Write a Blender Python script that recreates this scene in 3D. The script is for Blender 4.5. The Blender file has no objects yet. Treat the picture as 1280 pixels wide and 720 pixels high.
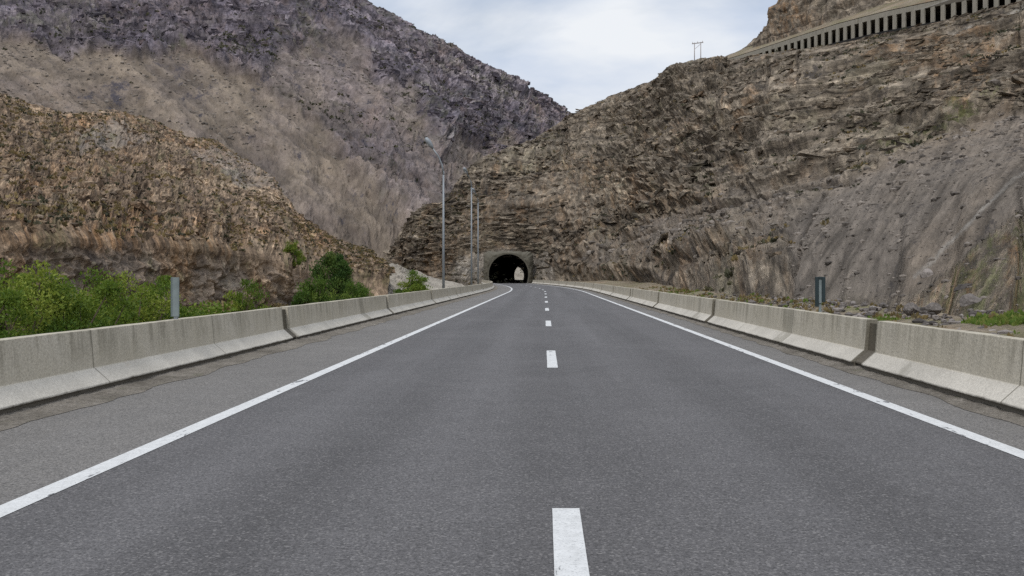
import bpy, bmesh, math, random
import numpy as np
from mathutils import Vector, Matrix

random.seed(7)
RNG = np.random.default_rng(11)
scene = bpy.context.scene
COL = scene.collection
R = math.radians

# ------------------------------------------------------------------ camera
EYE, F, VX, VY = 1.45, 1150.0, 680.0, 346.0      # eye height, focal length in photo pixels, vanishing point of the road
cam_data = bpy.data.cameras.new('camera')
cam_data.sensor_width = 36.0
cam_data.lens = 36.0 * F / 1280.0
cam_data.shift_x = -(VX - 640.0) / 1280.0
cam_data.shift_y = (VY - 360.0) / 1280.0
cam_data.clip_start, cam_data.clip_end = 0.1, 12000.0
cam = bpy.data.objects.new('camera', cam_data)
cam.location = (0, 0, EYE)
cam.rotation_euler = (R(90), 0, 0)
COL.objects.link(cam)
scene.camera = cam

# ------------------------------------------------------------------ sky, sun, exposure
SUN_EL, SUN_TURN = R(52), R(-22)                  # high soft sun, behind the camera and to its left
world = bpy.data.worlds.new('World')
scene.world = world
world.use_nodes = True
wt = world.node_tree
wt.nodes.clear()
def wn(t, **k):
    n = wt.nodes.new(t)
    for a, v in k.items():
        setattr(n, a, v)
    return n
w_out, w_bg = wn('ShaderNodeOutputWorld'), wn('ShaderNodeBackground')
w_sky = wn('ShaderNodeTexSky', sky_type='NISHITA', sun_disc=False, sun_elevation=SUN_EL, sun_rotation=math.pi - SUN_TURN)
w_sky.air_density, w_sky.dust_density, w_sky.ozone_density = 1.0, 1.0, 1.5
w_tc, w_map = wn('ShaderNodeTexCoord'), wn('ShaderNodeMapping')
w_map.inputs['Scale'].default_value = (1.0, 1.0, 3.2)
w_map.inputs['Location'].default_value = (0.35, 0.2, 0.1)
w_n1, w_n2 = wn('ShaderNodeTexNoise'), wn('ShaderNodeTexNoise')
w_n1.inputs['Scale'].default_value, w_n1.inputs['Detail'].default_value, w_n1.inputs['Roughness'].default_value = 2.6, 9.0, 0.55
w_n1.inputs['Distortion'].default_value = 0.5
w_n2.inputs['Scale'].default_value, w_n2.inputs['Detail'].default_value = 5.0, 8.0
w_cov, w_ton = wn('ShaderNodeValToRGB'), wn('ShaderNodeValToRGB')
w_cov.color_ramp.elements[0].position, w_cov.color_ramp.elements[1].position = 0.25, 0.53
w_cov.color_ramp.elements[0].color = (0.40, 0.40, 0.40, 1)
w_ton.color_ramp.elements[0].position, w_ton.color_ramp.elements[1].position = 0.34, 0.62
w_ton.color_ramp.elements[0].color, w_ton.color_ramp.elements[1].color = (5.9, 6.7, 8.1, 1), (8.6, 8.9, 9.3, 1)
w_sep, w_el = wn('ShaderNodeSeparateXYZ'), wn('ShaderNodeMapRange')   # an overcast sky is brighter overhead
w_el.inputs['From Min'].default_value, w_el.inputs['From Max'].default_value = 0.28, 0.95
w_el.inputs['To Min'].default_value, w_el.inputs['To Max'].default_value = 1.0, 1.75
w_mul, w_mix = wn('ShaderNodeVectorMath', operation='SCALE'), wn('ShaderNodeMix', data_type='RGBA')
L = wt.links.new
L(w_tc.outputs['Generated'], w_map.inputs['Vector'])
L(w_map.outputs[0], w_n1.inputs['Vector']); L(w_map.outputs[0], w_n2.inputs['Vector'])
L(w_n1.outputs['Fac'], w_cov.inputs[0]); L(w_n2.outputs['Fac'], w_ton.inputs[0])
L(w_tc.outputs['Generated'], w_sep.inputs[0]); L(w_sep.outputs['Z'], w_el.inputs['Value'])
L(w_ton.outputs[0], w_mul.inputs[0]); L(w_el.outputs[0], w_mul.inputs['Scale'])
L(w_cov.outputs[0], w_mix.inputs['Factor']); L(w_sky.outputs[0], w_mix.inputs['A']); L(w_mul.outputs[0], w_mix.inputs['B'])
L(w_mix.outputs['Result'], w_bg.inputs['Color']); L(w_bg.outputs[0], w_out.inputs['Surface'])
w_bg.inputs['Strength'].default_value = 0.10

sun_data = bpy.data.lights.new('sun', 'SUN')
sun_data.energy, sun_data.angle, sun_data.color = 1.3, R(12), (1.0, 0.95, 0.87)
sun = bpy.data.objects.new('sun', sun_data)
sun.rotation_euler = (math.pi / 2 - SUN_EL, 0, SUN_TURN)
COL.objects.link(sun)

scene.view_settings.view_transform = 'Standard'
scene.view_settings.look = 'None'
scene.view_settings.gamma = 1.0
scene.view_settings.use_curve_mapping = False
scene.view_settings.exposure = 0.0
scene.render.engine = 'CYCLES'
scene.cycles.max_bounces = 6
scene.cycles.diffuse_bounces = 3
scene.cycles.use_denoising = False               # the denoiser smears gravel and rock into brush strokes
scene.cycles.use_adaptive_sampling = False

# ------------------------------------------------------------------ numbers
def P(px, py, d):
    """the point at depth d seen at pixel (px, py) of the 1280x720 photograph"""
    return np.array([(px - VX) / F * d, d, EYE + (VY - py) / F * d])

def gy(z, d):
    return VY + (EYE - z) * F / d

_perm = RNG.permutation(256)
_perm = np.concatenate([_perm, _perm, _perm])
_grad = RNG.normal(size=(256, 3)); _grad /= np.linalg.norm(_grad, axis=1)[:, None]
def perlin(p):
    p = np.asarray(p, float)
    sh = p.shape[:-1]
    q = p.reshape(-1, 3)
    i = np.floor(q).astype(np.int64); f = q - i; i &= 255
    u = f * f * f * (f * (f * 6 - 15) + 10)
    out = 0.0
    for dx in (0, 1):
        wx = u[:, 0] if dx else 1 - u[:, 0]
        for dy in (0, 1):
            wy = u[:, 1] if dy else 1 - u[:, 1]
            for dz in (0, 1):
                wz = u[:, 2] if dz else 1 - u[:, 2]
                h = _perm[_perm[_perm[(i[:, 0] + dx) & 255] + ((i[:, 1] + dy) & 255)] + ((i[:, 2] + dz) & 255)]
                g = _grad[h]
                out = out + wx * wy * wz * (g[:, 0] * (f[:, 0] - dx) + g[:, 1] * (f[:, 1] - dy) + g[:, 2] * (f[:, 2] - dz))
    return out.reshape(sh) * 1.6
def fbm(p, octv=4, gain=0.5):
    a, s, o = 1.0, 1.0, 0.0
    for k in range(octv):
        o = o + a * perlin(p * s + 17.3 * k); a *= gain; s *= 2.03
    return o
def ridged(p, octv=4, gain=0.55):
    a, s, o = 1.0, 1.0, 0.0
    for k in range(octv):
        o = o + a * (1 - 2 * np.abs(perlin(p * s + 9.1 * k))); a *= gain; s *= 2.07
    return o
def sstep(a, b, x):
    t = np.clip((x - a) / (b - a), 0, 1)
    return t * t * (3 - 2 * t)
def terrace(h, T, sharp=0.25):
    t = h / T; k = np.floor(t); fr = t - k
    return (sstep(0.5 - sharp, 0.5 + sharp, fr) - fr) * T
def inpoly(x, y, poly):
    r = np.zeros(x.shape, bool); n = len(poly); j = n - 1
    for i in range(n):
        xi, yi = poly[i]; xj, yj = poly[j]
        c = ((yi > y) != (yj > y)) & (x < (xj - xi) * (y - yi) / ((yj - yi) or 1e-9) + xi)
        r ^= c; j = i
    return r
def seg_dist(x, y, pts):
    best = np.full(x.shape, 1e9)
    for (x0, y0), (x1, y1) in zip(pts[:-1], pts[1:]):
        dx, dy = x1 - x0, y1 - y0
        t = np.clip(((x - x0) * dx + (y - y0) * dy) / (dx * dx + dy * dy), 0, 1)
        best = np.minimum(best, np.hypot(x - x0 - t * dx, y - y0 - t * dy))
    return best
def blur(m, n=2):
    for _ in range(n):
        q = np.pad(m, 1, mode='edge')
        m = (q[1:-1, 1:-1] * 2 + q[:-2, 1:-1] + q[2:, 1:-1] + q[1:-1, :-2] + q[1:-1, 2:]) / 6
    return m

# the road's centre line: straight, then an easy S into the tunnel
_path = [(-60, 0), (30, 0), (85, 0), (110, -.5), (130, -1.5), (150, -2.95), (170, -4.75), (190, -6.7), (205, -7.9),
         (220, -8.4), (260, -7.8), (320, -6.3), (380, -8.4), (430, -13), (520, -25), (700, -60)]
_py = np.array([a for a, b in _path], float); _px = np.array([b for a, b in _path], float)
_pm = np.gradient(_px, _py)
_pm[:3] = 0
def xc(y):
    y = np.asarray(y, float)
    k = np.clip(np.searchsorted(_py, y) - 1, 0, len(_py) - 2)
    h = _py[k + 1] - _py[k]; t = np.clip((y - _py[k]) / h, 0, 1)
    return ((2*t**3 - 3*t**2 + 1) * _px[k] + (t**3 - 2*t**2 + t) * h * _pm[k]
            + (-2*t**3 + 3*t**2) * _px[k+1] + (t**3 - t**2) * h * _pm[k+1])
CENTRE = 0.136                                    # the dashed line lies a little right of the camera

# ------------------------------------------------------------------ node helper
class G:
    def __init__(self, name, rough=0.9, spec=0.2):
        self.m = bpy.data.materials.new(name); self.m.use_nodes = True
        self.t = self.m.node_tree; self.t.nodes.clear()
        self.out = self.t.nodes.new('ShaderNodeOutputMaterial')
        self.b = self.t.nodes.new('ShaderNodeBsdfPrincipled')
        self.b.inputs['Roughness'].default_value = rough
        self.b.inputs['Specular IOR Level'].default_value = spec
        self.L(self.b.outputs[0], self.out.inputs[0])
        self.tc = self.t.nodes.new('ShaderNodeTexCoord')
        self.obj = self.tc.outputs['Object']
    def L(self, a, b): self.t.links.new(a, b)
    def put(self, v, sock):
        if isinstance(v, bpy.types.NodeSocket): self.L(v, sock)
        elif isinstance(v, (tuple, list)) and len(v) == 3 and sock.type == 'RGBA': sock.default_value = (*v, 1)
        else: sock.default_value = v
    def map(self, vec=None, scale=(1, 1, 1), rot=(0, 0, 0), loc=(0, 0, 0)):
        n = self.t.nodes.new('ShaderNodeMapping'); self.put(vec or self.obj, n.inputs[0])
        n.inputs['Location'].default_value, n.inputs['Rotation'].default_value, n.inputs['Scale'].default_value = loc, rot, scale
        return n.outputs[0]
    def noise(self, s, det=4, ro=0.55, vec=None, dist=0.0, col=False):
        n = self.t.nodes.new('ShaderNodeTexNoise'); self.put(vec or self.obj, n.inputs['Vector'])
        n.inputs['Scale'].default_value, n.inputs['Detail'].default_value = s, det
        n.inputs['Roughness'].default_value, n.inputs['Distortion'].default_value = ro, dist
        return n.outputs['Color' if col else 'Fac']
    def voro(self, s, vec=None, feat='F1', out='Distance', rand=1.0):
        n = self.t.nodes.new('ShaderNodeTexVoronoi'); n.feature = feat; self.put(vec or self.obj, n.inputs['Vector'])
        n.inputs['Scale'].default_value = s; n.inputs['Randomness'].default_value = rand
        return n.outputs[out]
    def ramp(self, f, stops, interp='LINEAR'):
        n = self.t.nodes.new('ShaderNodeValToRGB'); self.put(f, n.inputs[0]); cr = n.color_ramp; cr.interpolation = interp
        for k, (p, c) in enumerate(stops):
            e = cr.elements[k] if k < 2 else cr.elements.new(p)
            e.position = p
            c = (c, c, c) if isinstance(c, (int, float)) else c
            e.color = (*c, 1)
        return n.outputs[0]
    def mix(self, f, a, b, mode='MIX'):
        n = self.t.nodes.new('ShaderNodeMix'); n.data_type = 'RGBA'; n.blend_type = mode
        self.put(f, n.inputs['Factor']); self.put(a, n.inputs['A']); self.put(b, n.inputs['B'])
        return n.outputs['Result']
    def math(self, op, a, b=0.0, clamp=False):
        n = self.t.nodes.new('ShaderNodeMath'); n.operation = op; n.use_clamp = clamp
        self.put(a, n.inputs[0]); self.put(b, n.inputs[1])
        return n.outputs[0]
    def attr(self, name, out='Fac'):
        n = self.t.nodes.new('ShaderNodeAttribute'); n.attribute_name = name
        return n.outputs[out]
    def rand(self):
        return self.t.nodes.new('ShaderNodeObjectInfo').outputs['Random']
    def offset_by_object(self):
        r = self.math('MULTIPLY', self.rand(), 90.0)
        n = self.t.nodes.new('ShaderNodeVectorMath'); n.operation = 'ADD'; self.put(self.obj, n.inputs[0])
        c = self.t.nodes.new('ShaderNodeCombineXYZ'); self.put(r, c.inputs[0]); self.put(r, c.inputs[1]); self.L(c.outputs[0], n.inputs[1])
        self.raw = self.obj
        self.obj = n.outputs[0]
    def bump(self, h, strength=0.5, dist=0.1, prev=None):
        n = self.t.nodes.new('ShaderNodeBump'); self.put(h, n.inputs['Height'])
        n.inputs['Strength'].default_value, n.inputs['Distance'].default_value = strength, dist
        if prev: self.L(prev, n.inputs['Normal'])
        return n.outputs[0]
    def done(self, col, nrm=None, rough=None):
        self.put(col, self.b.inputs['Base Color'])
        if nrm: self.L(nrm, self.b.inputs['Normal'])
        if rough is not None: self.put(rough, self.b.inputs['Roughness'])
        return self.m

M = {}
def plain(name, col, rough=0.8, var=0.15, scale=3.0, metal=0.0, spec=0.3):
    g = G(name, rough, spec)
    n = g.noise(scale, 5, 0.6)
    lo = tuple(c * (1 - var) for c in col); hi = tuple(min(1, c * (1 + var)) for c in col)
    c = g.ramp(n, [(0.3, lo), (0.7, hi)])
    g.b.inputs['Metallic'].default_value = metal
    M[name] = g.done(c, g.bump(n, 0.15, 0.02))
    return M[name]

def asphalt(name, dark, light, warm, tracks=0.0):
    g = G(name, 0.86, 0.35)
    fine = g.noise(70, 4, 0.8)
    grit = g.noise(26, 6, 0.85)
    q = g.t.nodes.new('ShaderNodeSeparateColor'); g.L(g.voro(75, out='Color'), q.inputs[0]); chip = q.outputs[0]
    big = g.noise(0.30, 6, 0.65)
    lane = g.noise(1.0, 5, 0.65, g.map(scale=(1.0, 0.03, 1)))          # wear that runs along the lanes
    mot = g.noise(2.2, 7, 0.78)
    c = g.ramp(big, [(0.32, dark), (0.68, light)])
    c = g.mix(g.ramp(lane, [(0.42, 0.0), (0.62, 0.6)]), c, warm)
    sx = g.t.nodes.new('ShaderNodeSeparateXYZ'); g.L(g.obj, sx.inputs[0])
    xx = g.math('ADD', g.math('MULTIPLY', g.math('ADD', sx.outputs[0], 3.44), 1 / 7.42), g.math('MULTIPLY', g.math('SUBTRACT', g.noise(0.25, 3), 0.5), 0.05))
    trk = g.ramp(xx, [(0.0, 0.96), (0.13, 1.10), (0.24, 0.90), (0.35, 1.10), (0.48, 0.96), (0.62, 1.10), (0.74, 0.90), (0.86, 1.09), (1.0, 0.94)])   # tyre-polished tracks, oil down the middle
    c = g.mix(tracks, c, trk, 'MULTIPLY')
    c = g.mix(0.4, c, g.ramp(mot, [(0.32, 0.72), (0.68, 1.26)]), 'MULTIPLY')
    c = g.mix(0.9, c, g.ramp(grit, [(0.36, 0.62), (0.5, 1.0), (0.64, 1.42)]), 'MULTIPLY')
    c = g.mix(0.9, c, g.ramp(fine, [(0.36, 0.50), (0.5, 1.0), (0.62, 1.55)]), 'MULTIPLY')
    c = g.mix(g.ramp(chip, [(0.88, 0.0), (0.94, 0.42)]), c, (0.27, 0.255, 0.245))
    c = g.mix(g.ramp(chip, [(0.05, 0.55), (0.12, 0.0)]), c, (0.03, 0.029, 0.029))
    c = g.mix(g.ramp(g.noise(0.9, 6, 0.7, g.map(loc=(5, 5, 0))), [(0.66, 0.0), (0.74, 0.35)]), c, (0.045, 0.043, 0.043))
    M[name] = g.done(c, g.bump(g.math('ADD', fine, chip), 0.5, 0.010), 0.80)
asphalt('asphalt', (0.070, 0.066, 0.066), (0.096, 0.091, 0.091), (0.109, 0.104, 0.105), 1.0)
asphalt('shoulder_asphalt', (0.120, 0.112, 0.104), (0.165, 0.154, 0.143), (0.145, 0.134, 0.122))

def line_paint():
    g = G('line_paint', 0.7, 0.3)
    n = g.noise(9, 6, 0.7); f = g.noise(60, 3, 0.7); p = g.noise(2.3, 5, 0.65, g.map(scale=(3, 0.8, 1)))
    c = g.ramp(n, [(0.3, (0.50, 0.50, 0.49)), (0.7, (0.64, 0.64, 0.63))])
    c = g.mix(g.ramp(f, [(0.54, 0.0), (0.66, 0.5)]), c, (0.2, 0.2, 0.2))
    c = g.mix(g.ramp(p, [(0.60, 0.0), (0.625, 0.9)]), c, (0.10, 0.10, 0.105))
    M['line_paint'] = g.done(c, g.bump(f, 0.3, 0.006))
line_paint()

def dirt():
    g = G('roadside_dirt', 0.95, 0.1)
    n = g.noise(1.4, 6, 0.7); f = g.noise(24, 5, 0.8); s = g.voro(16)
    c = g.ramp(n, [(0.3, (0.13, 0.115, 0.095)), (0.5, (0.20, 0.178, 0.15)), (0.72, (0.28, 0.25, 0.215))])
    c = g.mix(0.8, c, g.ramp(f, [(0.35, 0.45), (0.65, 1.35)]), 'MULTIPLY')
    c = g.mix(g.ramp(g.noise(3.0, 4, 0.6), [(0.60, 0.0), (0.70, 0.5)]), c, (0.10, 0.105, 0.055))
    M['roadside_dirt'] = g.done(c, g.bump(g.math('ADD', f, s), 0.8, 0.03))
dirt()

def concrete(name, base, stain, streak=1.0):
    g = G(name, 0.9, 0.2)
    g.offset_by_object()
    cloud = g.noise(0.9, 6, 0.65)
    runs = g.noise(2.6, 6, 0.75, g.map(scale=(2.2, 2.2, 0.16)))         # rain streaks run down the face
    fine = g.noise(38, 4, 0.75); pits = g.voro(24)
    sp = g.t.nodes.new('ShaderNodeSeparateXYZ'); g.L(g.raw, sp.inputs[0])
    up = g.math('MULTIPLY', g.math('SUBTRACT', sp.outputs[2], 0.26), 2.0, True)
    c = g.ramp(cloud, [(0.28, tuple(v * 0.80 for v in base)), (0.52, base), (0.74, tuple(min(.62, v * 1.16) for v in base))])
    m = g.math('MULTIPLY', g.ramp(runs, [(0.44, 0.0), (0.68, 0.8 * streak)]), g.math('MULTIPLY', up, 1.5, True))
    c = g.mix(g.math('MULTIPLY', g.math('MULTIPLY', g.math('SUBTRACT', sp.outputs[2], 0.282), 50.0, True), g.ramp(cloud, [(0.3, 0.95), (0.7, 0.60)])), c, tuple(v * k for v, k in zip(base, (0.88, 0.85, 0.76))))   # weathered upper face; its shade against the upturned toe is tinted in too
    c = g.mix(m, c, stain)
    patch = g.noise(0.55, 3, 0.5, g.map(scale=(1, 1, 0.3)))
    c = g.mix(g.ramp(patch, [(0.63, 0.0), (0.67, 0.45)]), c, (0.17, 0.155, 0.115))
    c = g.mix(0.6, c, g.ramp(fine, [(0.32, 0.62), (0.68, 1.28)]), 'MULTIPLY')
    c = g.mix(g.ramp(g.noise(1.8, 5, 0.7, g.map(scale=(1, 1, 3))), [(0.66, 0.0), (0.80, 0.35)]), c, (0.30, 0.20, 0.10))
    pan = g.math('FRACT', g.math('ADD', g.math('DIVIDE', sp.outputs[1], 4.27), g.math('MULTIPLY', g.noise(4.0, 3), 0.006)))
    c = g.mix(g.ramp(pan, [(0.0, 0.75), (0.005, 0.75), (0.007, 0.0)]), c, tuple(v * .6 for v in stain))                 # panel joints
    c = g.mix(g.ramp(g.noise(1.3, 6, 0.75, g.map(loc=(9, 2, 5))), [(0.62, 0.0), (0.70, 0.5)]), c, stain)
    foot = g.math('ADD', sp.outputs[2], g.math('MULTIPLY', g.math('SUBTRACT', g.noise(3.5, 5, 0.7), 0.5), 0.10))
    c = g.mix(g.ramp(foot, [(0.085, 0.92), (0.115, 0.0)]), c, (0.11, 0.096, 0.075))     # dark brown band along the base
    M[name] = g.done(c, g.bump(g.math('ADD', fine, pits), 0.35, 0.012))
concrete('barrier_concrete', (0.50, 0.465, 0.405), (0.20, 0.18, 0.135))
concrete('joint_concrete', (0.115, 0.10, 0.078), (0.06, 0.055, 0.04))
concrete('portal_concrete', (0.135, 0.124, 0.104), (0.10, 0.10, 0.08))
concrete('gallery_concrete', (0.33, 0.31, 0.275), (0.16, 0.15, 0.13))
plain('tunnel_lining', (0.018, 0.017, 0.017), 0.95, 0.3)  # near-black: inside the gallery this colour carries the deep shade
plain('galvanised_steel', (0.25, 0.27, 0.285), 0.55, 0.12, 2.0, 0.35, 0.5)
plain('lamp_glass', (0.62, 0.64, 0.66), 0.3, 0.05)
plain('sign_grey', (0.20, 0.235, 0.235), 0.5, 0.18, 5.0)
plain('sign_dark', (0.022, 0.035, 0.038), 0.45, 0.2)
plain('weathered_wood', (0.34, 0.31, 0.30), 0.9, 0.2)
plain('porcelain', (0.45, 0.42, 0.40), 0.4, 0.1)

def rock(name, lo, mid, hi, rust, dark, scree, sz, cell, fine_s, bumpd=0.4, olive=(0.16, 0.15, 0.085), spec_c=0.8, rustk=0.6, bedk=1.0, scale_z=2.6):
    """bedded mountain rock: level strata, rust and olive stains, blocks and fissures; loose scree where the attribute says so"""
    g = G(name, 0.95, 0.1)
    place = g.obj
    g.obj = g.attr('surf', 'Vector')                                   # metres along and up the slope
    wob = g.t.nodes.new('ShaderNodeVectorMath'); wob.operation = 'MULTIPLY_ADD'
    g.L(g.noise(0.05 / sz, 3, 0.5, col=True), wob.inputs[0]); wob.inputs[1].default_value = (5 * sz, 5 * sz, 0); g.L(g.obj, wob.inputs[2])
    wv = wob.outputs[0]
    sa, sb, cb = (g.t.nodes.new(k) for k in ('ShaderNodeSeparateXYZ', 'ShaderNodeSeparateXYZ', 'ShaderNodeCombineXYZ'))
    g.L(g.obj, sa.inputs[0]); g.L(place, sb.inputs[0]); g.L(sa.outputs[0], cb.inputs[0])
    g.L(g.math('ADD', sb.outputs[2], g.math('MULTIPLY', g.noise(0.05 / sz, 4, 0.55), 9.0 * sz)), cb.inputs[2])
    bed = g.noise(0.20 / sz, 8, 0.70, g.map(cb.outputs[0], scale=(0.07, 0.07, scale_z)))
    bed2 = g.noise(0.75 / sz, 7, 0.70, g.map(cb.outputs[0], scale=(0.05, 0.05, scale_z)))
    big = g.noise(0.022 / sz, 6, 0.62)
    med = g.noise(0.16 / sz, 8, 0.74)
    fine = g.noise(fine_s, 7, 0.80)
    def sepr(v):
        q = g.t.nodes.new('ShaderNodeSeparateColor'); g.L(v, q.inputs[0]); return q.outputs[0]
    flat = g.map(wv, scale=(1, 1.5, 1))
    c1 = sepr(g.voro(cell, flat, out='Color')); c2 = sepr(g.voro(cell * 2.6, flat, out='Color'))
    fis = g.voro(cell * 0.42, flat, 'DISTANCE_TO_EDGE')
    c = g.ramp(bed, [(0.34, lo), (0.49, mid), (0.64, hi)])
    c = g.mix(g.ramp(big, [(0.40, 0.0), (0.64, 0.55)]), c, g.ramp(med, [(0.3, dark), (0.65, mid)]))
    c = g.mix(g.ramp(g.noise(0.07 / sz, 8, 0.76, dist=0.5), [(0.54, 0.0), (0.68, rustk)]), c, rust)
    c = g.mix(g.ramp(g.noise(0.085 / sz, 8, 0.78, g.map(loc=(40, 9, 3))), [(0.53, 0.0), (0.68, 0.6)]), c, olive)
    rm = g.noise(0.30 / sz, 7, 0.78, g.map(loc=(4, 19, 33), scale=(1.5, 0.8, 1)))
    c = g.mix(g.math('MULTIPLY', g.attr('rust'), g.ramp(rm, [(0.46, 0.0), (0.62, 0.70)])), c, rust)
    c = g.mix(0.75, c, g.ramp(med, [(0.32, 0.55), (0.50, 1.0), (0.70, 1.45)]), 'MULTIPLY')
    c = g.mix(0.6, c, g.ramp(c1, [(0.0, 0.62), (0.5, 1.0), (1.0, 1.38)]), 'MULTIPLY')
    c = g.mix(0.9 * bedk, c, g.ramp(bed, [(0.37, 0.42), (0.43, 1.02), (0.55, 1.0), (0.62, 1.38)]), 'MULTIPLY')
    c = g.mix(0.8 * bedk, c, g.ramp(bed2, [(0.37, 0.50), (0.44, 1.0), (0.56, 1.0), (0.63, 1.35)]), 'MULTIPLY')
    c = g.mix(g.ramp(fis, [(0.0, 0.35), (0.04, 0.0)]), c, dark)
    s1 = g.noise(0.12 / sz, 7, 0.72, dist=0.3)
    sc = g.ramp(s1, [(0.3, tuple(v * 0.82 for v in scree)), (0.7, tuple(v * 1.16 for v in scree))])
    sc = g.mix(g.ramp(g.noise(0.04 / sz, 5, 0.7, g.map(loc=(3, 77, 1))), [(0.45, 0.0), (0.65, 0.45)]), sc, tuple(v * k for v, k in zip(mid, (1.05, .98, .92))))
    sc = g.mix(0.85, sc, g.ramp(g.attr('run'), [(0.28, 0.60), (0.5, 1.0), (0.74, 1.36)]), 'MULTIPLY')
    c = g.mix(g.attr('scree'), c, sc)
    c = g.mix(g.math('MULTIPLY', g.attr('pale'), g.ramp(med, [(0.35, 0.3), (0.6, 1.0)])), c, (0.34, 0.315, 0.28))
    c = g.mix(g.math('MULTIPLY', g.attr('veg'), g.ramp(g.noise(0.4 / sz, 7, 0.78), [(0.47, 0.0), (0.58, 0.9)])), c, (0.115, 0.125, 0.045))
    c = g.mix(g.math('SUBTRACT', 0.75, g.math('MULTIPLY', g.attr('scree'), 0.65)), c, g.ramp(c2, [(0.0, 0.60), (0.5, 1.0), (1.0, 1.45)]), 'MULTIPLY')
    c = g.mix(g.math('SUBTRACT', 0.9, g.math('MULTIPLY', g.attr('scree'), 0.35)), c, g.ramp(fine, [(0.36, 0.45), (0.50, 1.0), (0.64, 1.60)]), 'MULTIPLY')
    c = g.mix(g.ramp(g.noise(fine_s * 0.5, 7, 0.82, g.map(loc=(7, 1, 60))), [(0.57, 0.0), (0.64, spec_c)]), c, dark)
    hard = g.math('SUBTRACT', 1.0, g.math('MULTIPLY', g.attr('scree'), 0.92))
    b = g.bump(g.math('MULTIPLY', g.math('ADD', g.math('MULTIPLY', bed, 1.6), med), hard), 0.8, bumpd * 3)
    b = g.bump(g.math('ADD', g.math('ADD', fine, c1), c2), 0.9, bumpd, b)
    M[name] = g.done(c, b)
rock('cliff_rock', (0.114, 0.094, 0.074), (0.192, 0.157, 0.118), (0.268, 0.222, 0.168), (0.250, 0.138, 0.062), (0.044, 0.039, 0.038),
     (0.130, 0.110, 0.091), 1.0, 0.42, 0.55, bumpd=0.30, olive=(0.145, 0.135, 0.085), rustk=0.42)
rock('hill_rock', (0.152, 0.110, 0.079), (0.224, 0.161, 0.108), (0.288, 0.217, 0.148), (0.30, 0.160, 0.070), (0.066, 0.050, 0.044),
     (0.165, 0.158, 0.150), 0.7, 0.95, 1.2, bumpd=0.08, olive=(0.185, 0.155, 0.10), rustk=0.55, bedk=0.55)
rock('mountain_rock', (0.088, 0.077, 0.098), (0.144, 0.123, 0.138), (0.205, 0.176, 0.175), (0.21, 0.138, 0.100), (0.040, 0.039, 0.054),
     (0.166, 0.132, 0.096), 4.5, 0.085, 0.11, bumpd=1.2, olive=(0.12, 0.122, 0.10), rustk=0.5, bedk=0.5, scale_z=1.2)

def earth():
    g = G('valley_earth', 0.95, 0.1)
    n = g.noise(0.12, 7, 0.7); f = g.noise(5, 6, 0.8); s = g.voro(3.5); v = g.noise(0.35, 6, 0.7)
    c = g.ramp(n, [(0.3, (0.15, 0.115, 0.08)), (0.5, (0.22, 0.18, 0.13)), (0.72, (0.30, 0.25, 0.195))])
    c = g.mix(g.ramp(v, [(0.48, 0.0), (0.62, 0.6)]), c, (0.15, 0.15, 0.065))
    c = g.mix(g.ramp(g.noise(0.2, 5, 0.7), [(0.56, 0.0), (0.68, 0.7)]), c, (0.30, 0.19, 0.10))
    c = g.mix(0.85, c, g.ramp(f, [(0.34, 0.45), (0.66, 1.5)]), 'MULTIPLY')
    M['valley_earth'] = g.done(c, g.bump(g.math('ADD', f, s), 0.9, 0.12))
earth()
def gravel():
    g = G('pale_gravel', 0.95, 0.1)
    n = g.noise(0.2, 6, 0.7); f = g.noise(2.6, 6, 0.8)
    c = g.ramp(n, [(0.3, (0.24, 0.215, 0.18)), (0.7, (0.42, 0.38, 0.32))])
    c = g.mix(0.8, c, g.ramp(f, [(0.34, 0.5), (0.66, 1.4)]), 'MULTIPLY')
    M['pale_gravel'] = g.done(c, g.bump(f, 0.9, 0.2))
gravel()
def stone(name, lo, hi):
    g = G(name, 0.92, 0.15)
    n = g.noise(2.2, 6, 0.7); f = g.noise(14, 5, 0.75)
    c = g.ramp(n, [(0.3, lo), (0.7, hi)])
    c = g.mix(1.0, c, g.ramp(g.attr('tone'), [(0.0, 0.0), (1.0, 1.0)]), 'MULTIPLY')
    c = g.mix(0.7, c, g.ramp(f, [(0.34, 0.6), (0.66, 1.3)]), 'MULTIPLY')
    M[name] = g.done(c, g.bump(f, 0.7, 0.05))
stone('broken_stone', (0.18, 0.155, 0.140), (0.37, 0.33, 0.30))
stone('brown_stone', (0.18, 0.135, 0.098), (0.34, 0.26, 0.19))
stone('scree_stone', (0.19, 0.162, 0.136), (0.34, 0.295, 0.255))
def leaf(name, a, b, c_, trans=0.35):
    g = G(name, 0.65, 0.25)
    tone = g.attr('tone', 'Fac')
    col = g.ramp(tone, [(0.0, a), (0.5, b), (1.0, c_)])
    g.put(col, g.b.inputs['Base Color'])
    tr = g.t.nodes.new('ShaderNodeBsdfTranslucent'); g.put(col, tr.inputs[0])
    mx = g.t.nodes.new('ShaderNodeMixShader'); mx.inputs[0].default_value = trans
    g.L(g.b.outputs[0], mx.inputs[1]); g.L(tr.outputs[0], mx.inputs[2]); g.L(mx.outputs[0], g.out.inputs[0])
    M[name] = g.m
leaf('bright_leaves', (0.060, 0.115, 0.015), (0.145, 0.210, 0.026), (0.270, 0.305, 0.050))
leaf('dark_leaves', (0.028, 0.066, 0.014), (0.062, 0.118, 0.022), (0.130, 0.185, 0.038))
leaf('mid_leaves', (0.040, 0.088, 0.014), (0.092, 0.158, 0.024), (0.175, 0.235, 0.042))
leaf('dry_leaves', (0.12, 0.095, 0.045), (0.20, 0.15, 0.065), (0.28, 0.21, 0.10), 0.2)
leaf('scrub_leaves', (0.040, 0.042, 0.028), (0.068, 0.068, 0.040), (0.11, 0.10, 0.055), 0.1)
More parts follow.
